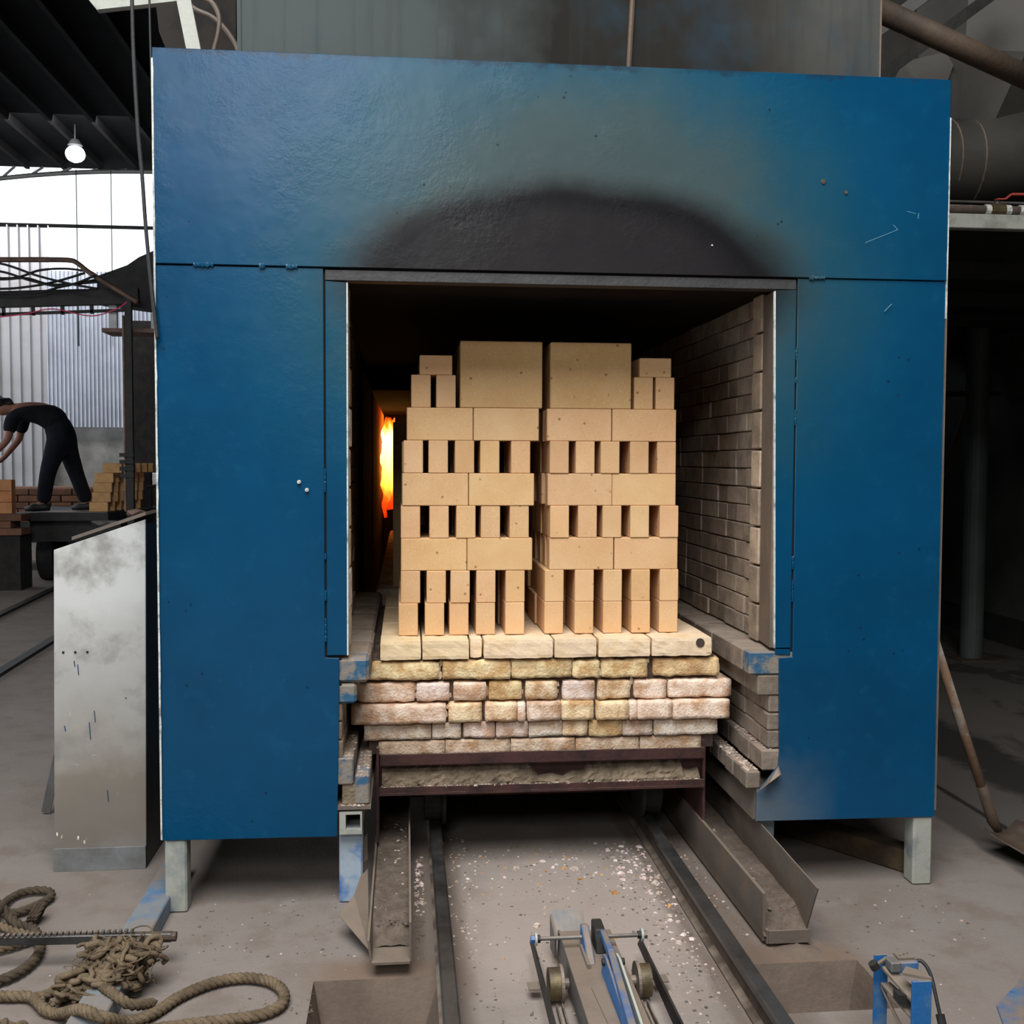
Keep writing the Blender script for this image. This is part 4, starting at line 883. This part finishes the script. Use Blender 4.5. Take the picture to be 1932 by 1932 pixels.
# ------------------------------------------------------------------ limit switch stand at the lower right
st = thing('limit_switch_stand', 'small blue steel bracket stand with limit switch beside the right pit', 'stand', (.81, -1.05, 0))
MB().box(.786, .832, -1.118, -1.110, 0, .25).obj('post', 'bluesteel', st, bevel=.001)
MB().prism([(.776, -1.085), (.832, -1.116), (.832, -1.085), (.80, -1.055)], 'Z', .25, .256).obj('cap_plate', 'steel', st)
MB().box(.757, .790, -.985, -.979, 0, .25).obj('back_plate', 'bluesteel', st)
MB().box(.772, .788, -1.118, -1.112, 0, .10).obj('front_plate', 'bluesteel', st)
for z_ in (.205, .165): MB().plate([(.766, -1.0, z_+.02), (.79, -1.0, z_+.02), (.83, -1.11, z_-.01), (.79, -1.11, z_-.01)], (0, 0, 1), .006).obj('inner_shelf', 'steel', st)
MB().plate([(.766, -1.0, .18), (.774, -1.0, .17), (.826, -1.11, .03), (.81, -1.11, .03)], (0, .2, 1), .005).obj('inner_shelf', 'steel', st)
MB().box(.768, .79, -1.09, -1.06, .185, .205).obj('terminal_block', 'darksteel', st)
sw = MB().box(.785, .845, -1.03, -.985, .225, .252).obj('switch_box', 'bluesteel', st, bevel=.003)
MB().box(.775, .80, -1.035, -1.0, .23, .255).obj('switch_head', 'bare', st, bevel=.003)
MB().box(.80, .84, -1.02, -.99, .252, .258).obj('switch_lid', 'steel', sw)
for i in range(3): MB().cyl((.808+.011*i, -1.008+.004*i, .256), (.808+.011*i, -1.008+.004*i, .261), .0025, 8).obj('screw', 'bare', sw)
MB().bar((.785, -.99, .245), (.752, -1.01, .24), .008, .006).obj('switch_arm', 'steel', st); MB().cyl((.747, -1.012, .232), (.739, -1.012, .246), .011, 12).obj('arm_roller', 'darksteel', st)
pts = [(.846, -1.005, .24), (.862, -1.01, .243), (.874, -1.03, .22), (.878, -1.06, .16), (.885, -1.09, .09), (.90, -1.13, .03), (.93, -1.2, .012), (.96, -1.35, .012)]
MB().tube(spline(pts, 5), .0045, 8).obj('cable', 'cable', st, smooth=True)
m = MB(); m.cyl((.878, -1.07, .145), (.884, -1.09, .09), .010, 10); m.cyl((.895, -1.12, .045), (.92, -1.17, .02), .010, 10); m.obj('cable_joint', 'darksteel', st)
m = MB(); m.plate([(1.357, -.631, .0), (1.30, -.69, .0), (1.184, -.789, .0), (1.13, -.93, 0), (1.4, -1.5, .0), (2.1, -1.2, .0), (1.75, -.45, .0)], (0, 0, 1), .006); solo(m, 'blue_sheet', 'bluesteel', 'dusty flat blue steel sheet at the lower right corner', 'sheet')

# ------------------------------------------------------------------ right-hand side
sh = thing('shovel', 'wooden handled shovel leaning on the right side of the kiln', 'shovel', (1.82, .28, 0))
a, b = Vector((1.446, .11, .86)), Vector((1.806, .305, .10))
MB().tube([a, a.lerp(b, .5)+Vector((0, 0, -.008)), b], [.015, .017, .017], 10).obj('handle', 'wood', sh, smooth=True)
MB().tube([b.lerp(a, .2), b, b+Vector((.03, .0, -.05))], [.019, .021, .012], 10).obj('socket', 'rust', sh, smooth=True)
m = MB(); vs = []; NB = 9
for j in range(NB):
    for i in range(7):
        t, s_ = j/(NB-1), (i-3)/3
        wd = .115*(1-.0*t)*(1 if t > .08 else .8)*(math.sqrt(max(0, 1-max(0, t-.55)**2*3.6)))
        p = Vector((1.822+.14*t, .285-.30*t, .062-.055*t))+Vector((.9, .42, 0)).normalized()*wd*s_+Vector((0, 0, .035*s_*s_*(1-t*.5)))
        vs.append(p)
m.add(vs, [(j*7+i, j*7+i+1, (j+1)*7+i+1, (j+1)*7+i) for j in range(NB-1) for i in range(6)])
bl_ = m.obj('blade', 'rust', sh, smooth=True); sm = bl_.modifiers.new('s', 'SOLIDIFY'); sm.thickness = .004
tb = MB(); tb.bar((1.05, .62, .04), (1.42, .10, .04), .09, .08); solo(tb, 'timber_beam', 'timber', 'dirty timber lying on the floor under the right end of the kiln', 'timber', bevel=.006)
co = thing('column', 'grey round steel column by the dark right wall', 'column', (3.75, 3.95, 0))
MB().cyl((3.75, 3.95, .012), (3.75, 3.95, 2.44), .079, 20).obj('shaft', 'column', co, smooth=False); MB().box(3.6, 3.9, 3.8, 4.1, 0, .012).obj('base_plate', 'rust', co)
MB().box(3.62, 3.88, 3.82, 4.08, 2.40, 2.44).obj('head_plate', 'darksteel', co)
pf = thing('platform', 'steel platform with pale front beam at the right of the kiln', 'platform', (2.9, 3, 2.44))
MB().box(1.43, 4.3, .98, 1.03, 2.425, 2.486).obj('front_beam', 'lightsteel', pf, bevel=.003)
MB().box(1.43, 4.3, 1.03, 6, 2.442, 2.47).obj('deck', 'darksteel', pf)
for y in (1.8, 2.7, 3.6): MB().box(1.43, 4.3, y, y+.06, 2.36, 2.442).obj('joist', 'darksteel', pf)
br = MB(); br.bar((4.30, 4.75, 2.4), (3.45, 4.75, 0.0), .03, .03, (0, 1, 0)); solo(br, 'brace_pole', 'rust', 'thin brown pole sloping behind the grey column', 'pole')
for i, z_ in enumerate((1.95, 2.25)):
    m = MB(); m.cyl((1.6, 4.6, z_), (4.3, 4.6, z_+.02), .02, 8); solo(m, 'wall_pipe', 'darksteel', ('lower', 'upper')[i]+' thin dark pipe across the dark right wall', 'pipe')
gp = thing('gas_pipe', 'dirty gas pipe with red lever valve lying along the pale beam', 'pipe', (2.2, 1.0, 2.51))
MB().cyl((1.43, 1.005, 2.508), (4.2, 1.005, 2.508), .020, 14).obj('pipe', 'railfoot', gp, smooth=False)
xv = 2.165
MB().cyl((xv-.03, 1.005, 2.508), (xv+.03, 1.005, 2.508), .029, 14).obj('valve_body', 'brass', gp)
for x in (xv-.045, xv+.045, xv+.11): MB().cyl((x-.012, 1.005, 2.508), (x+.012, 1.005, 2.508), .0245, 12).obj('thread_tape', 'tape', gp)
m = MB(); m.cyl((xv, 1.005, 2.53), (xv, 1.005, 2.556), .011, 10); m.obj('valve_stem', 'bare', gp)
m = MB(); m.bar((xv-.012, .995, 2.552), (xv+.03, .995, 2.554), .02, .005); m.bar((xv+.03, .995, 2.554), (xv+.055, .995, 2.575), .02, .005); m.bar((xv+.055, .995, 2.575), (xv+.17, .995, 2.578), .02, .008); m.obj('valve_lever', 'red', gp)
m = MB(); m.cyl((1.43, 1.10, 2.565), (4.2, 1.10, 2.565), .006, 8); solo(m, 'conduit', 'bare', 'thin grey rod above the gas pipe at the right', 'rod')
# ducts
du = thing('exhaust_duct', 'large dirty grey round duct with flared elbow right of the kiln', 'duct', (2.3, 1.3, 2.5))
MB().tube(spline([(1.42, 1.35, 2.785), (1.9, 1.35, 2.785), (2.2, 1.35, 2.79), (2.7, 1.35, 2.9), (3.2, 1.35, 3.1)], 5), .205, 28).obj('duct_pipe', 'duct', du, smooth=True)
for x in (2.08, 2.19): 
    MB().tube([(x, 1.35, 2.787), (x+.006, 1.35, 2.787)], .208, 28).obj('duct_seam', 'steel', du)
m = MB(); m.tube([(2.25, 1.42, 2.85), (2.35, 1.45, 3.2), (2.45, 1.5, 3.8)], [.14, .33, .44], 8); m.obj('duct_cone', 'duct', du)
MB().plate([(1.75, 1.3, 2.98), (2.0, 1.25, 2.98), (2.14, 1.3, 3.3), (1.9, 1.35, 3.25)], (0, 1, 0), .02).obj('gusset_plate', 'duct', du)
m = MB(); m.tube([at(1650, 15, 'Y', .55), at(1950, 152, 'Y', .55)], .043, 18); solo(m, 'flue_pipe', 'rust', 'rusty brown pipe sloping down right of the hood', 'pipe', smooth=True)
for i, ((xa, ya, xb, yb), wd) in enumerate((((1640, 160, 1900, -30), .045), ((1640, 70, 1760, -20), .05))):
    m = MB(); m.bar(at(xa, ya, 'Y', .98-.06*i), at(xb, yb, 'Y', .98-.06*i), wd, .04, (0, 1, 0)); solo(m, 'angle_bar', ('darksteel', 'bare', 'lightsteel')[i], ('dark sloping steel bar behind the rusty pipe', 'upper sloping grey bar above the dark bar by the hood', 'short pale sloping bar edge behind the hood corner')[i], 'bar')
m = MB(); m.box(1.45, 4.3, 2.4, 2.45, 2.5, 5.2); solo(m, 'duct_panel', 'duct', 'large grey sheet wall behind the ducts at upper right', 'panel')

# ------------------------------------------------------------------ far left of the hall
lp = thing('hall_lamp', 'bright white lamp hanging under the dark roof', 'lamp', (-4.895, 12, 5.4))
m = MB(); m.tube([(-4.895, 12, 5.53+.025*k) for k in range(10)], [.13*math.sqrt(max(.02, 1-((k-4.5)/4.6)**2)) for k in range(10)], 16); m.obj('bulb', 'lamp', lp, smooth=True)
MB().tube([(-4.895, 12, 5.76), (-4.895, 12, 5.84)], [.10, .05], 14).obj('lamp_cap', 'darksteel', lp); MB().cyl((-4.895, 12, 5.84), (-4.895, 12, RZ), .01, 8).obj('lamp_rod', 'darksteel', lp)
def wire(name, pts, r, mat, label, cat='cable', group=None): return solo(MB().tube(spline(pts, 8), r, 6), name, mat, label, cat, group, smooth=True)
wire('hanging_cable', [at(x, y, 'Y', -.03) for x, y in ((247, -60), (249, 0), (252, 100), (260, 240), (268, 330), (276, 440), (288, 560), (297, 640))], .0065, 'cable', 'thick dark cable hanging down beside the left edge of the kiln')
wire('hanging_cable', [at(x, y, 'Y', .3) for x, y in ((281, -60), (282, 0), (284, 90), (288, 200))], .004, 'cable', 'thin dark cable hanging behind the top left kiln corner')
m = MB(); m.bar(at(343, -20, 'Y', .25), at(367, 100, 'Y', .25), .045, .02, (0, 1, 0)); solo(m, 'hanger_bar', 'lightsteel', 'pale flat hanger bar above the top left of the kiln', 'bar')
m = MB(); m.plate([at(x, y, 'Y', .35) for x, y in ((160, -10), (183, 18), (330, 2), (420, -25))], (0, 1, 0), .03); solo(m, 'canopy_plate', 'lightsteel', 'pale plate edge at the top above the hanging cables', 'plate')
m = MB(); m.plate([at(x, y, 'Y', .9) for x, y in ((290, -30), (445, -30), (445, 110), (320, 110), (300, 60))], (0, 1, 0), .03); solo(m, 'back_plate', 'dark', 'dark plate behind the hoses above the kiln left corner', 'plate')
wire('hose', [at(x, y, 'Y', .5) for x, y in ((375, -5), (400, 5), (413, 30), (412, 60), (402, 100))], .0085, 'steel', 'grey hose curving down above the kiln left corner', 'hose')
wire('hose', [at(x, y, 'Y', .6) for x, y in ((330, -20), (365, 15), (400, 32), (425, 55), (445, 85), (450, 110))], .0085, 'steel', 'grey hose sloping down beside the hood', 'hose')

# post, overhead beams and cables
ps = thing('steel_post', 'dark steel post behind the brick trolley', 'post', (-3.17, 7.86, 0))
MB().box(-3.205, -3.14, 7.83, 7.89, 0, 3.1).obj('shaft', 'darksteel', ps); MB().cyl((-3.225, 7.86, .9), (-3.225, 7.86, 2.9), .014, 8).obj('conduit', 'brownsteel', ps)
m = MB()
for i in range(4): m.box(-3.27, -3.13, 7.81, 7.86, 1.25+i*.07, 1.29+i*.07)
m.obj('clamp', 'darksteel', ps)
ob = thing('overhead_truss', 'dark overhead beam truss across the far left bay', 'truss', (-4.2, 8, 2.9))
MB().bar((-6, 8, 2.99), (-3.1, 8, 3.12), .09, .16).obj('beam', 'darksteel', ob)
MB().bar((-6, 8, 2.83), (-3.2, 8, 2.975), .03, .03).obj('lower_chord', 'darksteel', ob)
for i in range(8): x = -5.6+i*.29; z_ = 2.99+.045*(x+6)/1; MB().bar((x, 8, z_-.17), (x-.01, 8, z_-.02), .03, .03, (0, 1, 0)).obj('web', 'darksteel', ob)
wire('overhead_pipe', [at(x, y, 'Y', 7.8) for x, y in ((-150, 489), (0, 490), (90, 490), (130, 491), (145, 496), (170, 515), (215, 543), (260, 570))], .026, 'brownsteel', 'brown overhead pipe bending down towards the kiln', 'pipe')
for i, seg in enumerate((((0, 497), (70, 520), (130, 535), (185, 545)), ((0, 512), (60, 530), (120, 540), (180, 520)), ((0, 527), (50, 525), (100, 537), (185, 532)), ((0, 545), (60, 540), (110, 530), (160, 515)), ((0, 553), (70, 552), (120, 540), (185, 527)), ((20, 525), (75, 510), (125, 507), (165, 512)))):
    wire('cable_bundle', [at(x, y, 'Y', 7.72+.03*i) for x, y in ((-80, seg[0][1]-6),)+seg], .012, 'cable', ('topmost sagging', 'steeply crossing', 'nearly straight', 'upward curving', 'lowest sagging', 'short upper')[i]+' black cable above the dark overhead beam', 'cable', 'sagging cables over the overhead beam')
wire('pink_cord', [at(x, y, 'Y', 7.7) for x, y in ((-40, 602), (0, 598), (50, 592), (100, 583), (170, 596), (215, 585), (240, 570))], .006, 'pink', 'thin pink cord strung below the dark overhead beam', 'cord')
m = MB(); m.plate([at(x, y, 'Y', 8.4) for x, y in ((185, 520), (240, 500), (262, 485), (296, 470), (330, 470), (330, 590), (180, 570))], (0, 1, 0), .3); solo(m, 'canopy_roof', 'darksteel', 'dark canopy roof corner beyond the left edge of the kiln', 'canopy')
sf = MB(); sf.box(-3.45, -2.4, 7.895, 8.3, 2.735, 2.775); solo(sf, 'shelf_beam', 'brownsteel', 'pinkish brown steel shelf beam at the dark post', 'beam')
m = MB(); m.box(-3.42, -3.34, 8.05, 8.1, 2.775, 3.05); solo(m, 'white_post', 'white', 'short pale upright standing on the left end of the shelf beam', 'upright')
m = MB(); m.box(-2.995, -2.955, 8.05, 8.1, 2.775, 2.95); solo(m, 'white_post', 'white', 'narrow white upright on the shelf beam beside the kiln', 'upright')
m = MB(); m.box(-4.3, -2.6, 12.2, 12.3, 0, 3.4); solo(m, 'dark_partition', 'dark', 'dark sheet partition beyond the steel post', 'partition')

# trolley with bricks
ty = thing('flatbed_trolley', 'dark flatbed trolley the worker stands on at far left', 'trolley', (-4.2, 9.6, 0))
MB().prism([(-4.72, 8.95), (-3.70, 8.95), (-3.30, 10.9), (-4.9, 10.9)], 'Z', .745, .835).obj('bed', 'darksteel', ty)
MB().box(-4.45, -3.72, 8.97, 9.35, .835, .842).obj('deck_sheet', 'steel', ty)
for x, y in ((-4.55, 9.7), (-3.75, 9.7), (-4.55, 10.6), (-3.6, 10.6)):
    m = MB(); m.cyl((x-.09, y, .31), (x+.09, y, .31), .31, 24); wh = m.obj('wheel', 'rubber', ty); MB().cyl((x-.1, y, .31), (x+.1, y, .31), .13, 16).obj('hub', 'darksteel', wh)
MB().box(-4.6, -3.6, 9.1, 10.7, .5, .745).obj('chassis', 'darksteel', ty)
MB().box(-4.7, -3.6, 9.62, 9.74, .26, .36).obj('axle', 'darksteel', ty); MB().box(-4.7, -3.5, 10.52, 10.64, .26, .36).obj('axle', 'darksteel', ty)
# trolley bricks: each a thing
tm = MB().box(-.1, .1, 0, .115, 0, .108).mesh('trolley_brick', 'greybrick', (0, 0, 0), .003)
tn = 0
for r, (x0, n) in enumerate(((-3.915, 2), (-3.885, 2), (-3.875, 2), (-3.86, 2), (-3.76, 1))):
    for c_ in range(n):
        for d in range(6):
            z_ = .843+r*.11
            x = x0+.1+c_*.0+d*.035*0
            if c_ == 1: continue
            o = link('trolley_brick', tm, None, (rnd(.9, 1.05),)*2+(rnd(.85, 1),), (x+rnd(-.006, .006)+d*.028, 9.02+d*.17, z_)); o.rotation_euler.z = .12
            tag(o, 'tan trolley brick, %s course up, %s in its row from the front' % (CN[r], (ORD+['sixth'])[d]), 'brick', 'bricks stacked on the flatbed trolley')
m = MB(); m.box(-3.95, -3.55, 10.35, 10.42, .836, 1.36); solo(m, 'headboard', 'dark', 'dark board standing at the back of the trolley', 'board')
m = MB(); m.cyl((-3.50, 9.9, 1.10), (-3.30, 9.9, 1.13), .018, 8); m.cyl((-3.47, 9.9, 1.1), (-3.46, 9.9, .84), .012, 8); m.obj('handle', 'darksteel', ty)
for i in range(3):
    m = MB(); m.box(-3.95, -3.3, 12.0, 12.15, .0+i*.42, .41+i*.42); solo(m, 'white_block', 'white', ('lowest', 'middle', 'topmost')[i]+' of three white blocks stacked behind the trolley handle', 'block', 'white blocks behind the trolley', bevel=.01)
# other kiln car with red brick base and its load
oc = thing('kiln_car', 'low brick based kiln car under the worker at the far left edge', 'kiln car', (-5.2, 9.9, 0))
MB().box(-6.6, -3.9, 10.95, 12.0, .35, .62).obj('frame', 'darksteel', oc)
for r in range(5):
    for i in range(9):
        x = -6.3+i*.27+(.13 if r % 2 else 0); g = rnd(.7, 1.1)
        MB().box(x, x+.255, 10.93, 11.2, .62+r*.088, .70+r*.088).obj('brick', 'redbrick', oc, bevel=.006, color=(g, g*.95, g*.9))
MB().box(-6.35, -3.8, 11.2, 12, .62, 1.06).obj('brick_core', 'redbrick', oc)
sm_ = MB().box(-.11, .11, 0, .115, 0, .12).mesh('load_brick', 'greybrick', (0, 0, 0), .003)
for r in range(5):
    for i in range(2):
        xr = -4.62-.0*r if r < 3 else -4.92-.1*(r-3)
        o = link('load_brick', sm_, None, (rnd(.65, .8), rnd(.56, .66), rnd(.5, .6)), (xr-i*.225-.11, 8.62, .842+r*.124+.0))
        tag(o, 'brown brick %s in %s course of the pile at left edge' % (('nearest the worker', 'second from worker')[i], CN[r]), 'brick', 'brown bricks piled in front of the worker')
pal = thing('load_plinth', 'dark plinth of rough brick courses under the brown brick pile at the left edge', 'plinth', (-5.3, 8.7, 0))
MB().box(-6.2, -4.55, 8.64, 9.0, 0, .66).obj('base', 'dark', pal)
for r in range(3):
    for i in range(5):
        x = -4.52-i*.24-(.11 if r % 2 else 0); g = rnd(.55, .85)
        MB().box(x-.235, x, 8.6+rnd(0, .01), 8.9, .605+r*.078, .68+r*.078).obj('brick', 'redbrick', pal, bevel=.006, color=(g, g*.9, g*.85))
# transverse transfer rails on the floor
for i, (pa, pb) in enumerate((((0, 1162), (103, 1112)), ((0, 1272), (103, 1208)))):
    a, b = at(*pa, 'Z', .0), at(*pb, 'Z', .0); d = (b-a).normalized(); m = MB(); m.bar(a-d*2, b+d*1.2, .07, .05); solo(m, 'floor_rail', 'darksteel', ('far', 'near')[i]+' dark rail set in the floor left of the white cabinet', 'rail')

# worker, bending forward over the bricks
wk = thing('person', 'worker in dark clothes bending over bricks on the trolley', 'person', (-4.3, 9.1, .845))
def skin(name, verts, edges, radii, mat, parent, sub=2):
    o_ = Vector(parent['_o']); me = bpy.data.meshes.new(name); me.from_pydata([Vector(v)-o_ for v in verts], edges, [])
    ob = link(name, me, parent); me.materials.append(M[mat])
    ob.modifiers.new('skin', 'SKIN'); sv = me.skin_vertices[0].data
    for i, r in enumerate(radii): sv[i].radius = r if isinstance(r, tuple) else (r, r)
    sv[0].use_root = True
    s_ = ob.modifiers.new('sub', 'SUBSURF'); s_.levels = sub; s_.render_levels = sub
    me.polygons.foreach_set('use_smooth', [True]*len(me.polygons)); ob.modifiers['skin'].use_smooth_shade = True
    return ob
ZB = .845
V = {'seat': (-4.21, 9.1, 1.66), 'pel': (-4.23, 9.1, 1.76), 'w': (-4.36, 9.1, 1.965), 'ch': (-4.58, 9.1, 2.025), 'nk': (-4.76, 9.1, 2.0), 'hd': (-4.86, 9.09, 2.0), 'crown': (-4.93, 9.09, 2.02),
     'sl': (-4.70, 8.93, 1.93), 'el': (-4.74, 8.86, 1.64), 'hl': (-4.92, 8.82, 1.44), 'fl_': (-4.99, 8.81, 1.39),
     'sr': (-4.70, 9.27, 1.93), 'er': (-4.78, 9.33, 1.66), 'hr': (-4.93, 9.30, 1.46), 'fr': (-4.99, 9.29, 1.40),
     'hpl': (-4.28, 9.0, 1.54), 'kl': (-4.36, 8.99, 1.28), 'al': (-4.42, 9.0, .93), 'tl': (-4.56, 8.99, .88),
     'hpr': (-4.20, 9.2, 1.54), 'kr': (-4.13, 9.24, 1.28), 'ar': (-4.02, 9.28, .93), 'tr': (-4.14, 9.28, .88)}
def chain(name, segs, rad, mat, par):
    ks = []; es = []
    for sg in segs:
        for a, b in zip(sg, sg[1:]):
            for q in (a, b):
                if q not in ks: ks.append(q)
            es.append((ks.index(a), ks.index(b)))
    return skin(name, [V[q] for q in ks], es, [rad[q] for q in ks], mat, par)
RB = {'pel': .10, 'w': .09, 'ch': .12, 'nk': .06, 'hd': .095, 'crown': .085, 'sl': .06, 'el': .042, 'hl': .03, 'fl_': .028, 'sr': .06, 'er': .042, 'hr': .03, 'fr': .028,
      'hpl': .07, 'kl': .06, 'al': .042, 'tl': .035, 'hpr': .07, 'kr': .06, 'ar': .042, 'tr': .035}
chain('body', [['pel', 'w', 'ch', 'nk', 'hd', 'crown'], ['ch', 'sl', 'el', 'hl', 'fl_'], ['ch', 'sr', 'er', 'hr', 'fr'], ['pel', 'hpl', 'kl', 'al', 'tl'], ['pel', 'hpr', 'kr', 'ar', 'tr']], RB, 'skin', wk)
V['sel'] = tuple(Vector(V['sl']).lerp(Vector(V['el']), .75)); V['ser'] = tuple(Vector(V['sr']).lerp(Vector(V['er']), .75))
RS = {'pel': .168, 'w': .165, 'ch': .172, 'sl': .085, 'sel': .072, 'sr': .085, 'ser': .072}
chain('shirt', [['pel', 'w', 'ch'], ['ch', 'sl', 'sel'], ['ch', 'sr', 'ser']], RS, 'shirt', wk)
RTs = {'w': .13, 'pel': .162, 'seat': .15, 'hpl': .12, 'kl': .092, 'al': .08, 'hpr': .12, 'kr': .092, 'ar': .08}
chain('trousers', [['w', 'pel', 'seat'], ['seat', 'hpl', 'kl', 'al'], ['seat', 'hpr', 'kr', 'ar']], RTs, 'trousers', wk)
for s_, (a, t) in (('l', ('al', 'tl')), ('r', ('ar', 'tr'))):
    ax, tx = Vector(V[a]), Vector(V[t]); m = MB(); m.tube([(ax.x+.07, ax.y, ZB+.05), (ax.x, ax.y, ZB+.055), (tx.x+.04, tx.y, ZB+.045), (tx.x-.05, tx.y, ZB+.03)], [.042, .05, .045, .025], 10); m.obj('shoe', 'shoe', wk, smooth=True)
m = MB(); m.lump((-4.885, 9.09, 2.06), .105, 2, (1.15, .95, .75), 3); m.obj('hair', 'hair', wk, smooth=True)
for hx, hy, hz in (V['fl_'], V['fr']):
    m = MB()
    for q in range(4): m.tube([(hx, hy-.03+q*.02, hz), (hx-.035, hy-.032+q*.021, hz-.03), (hx-.05, hy-.03+q*.02, hz-.07-.01*(q in (1, 2)))], [.011, .010, .007], 6)
    m.tube([(hx+.02, hy-.03, hz+.01), (hx+.0, hy-.055, hz-.03), (hx-.02, hy-.055, hz-.06)], [.011, .010, .008], 6)
    m.obj('fingers', 'skin', wk, smooth=True)
for o in list(bpy.data.objects):
    if '_o' in o: del o['_o']
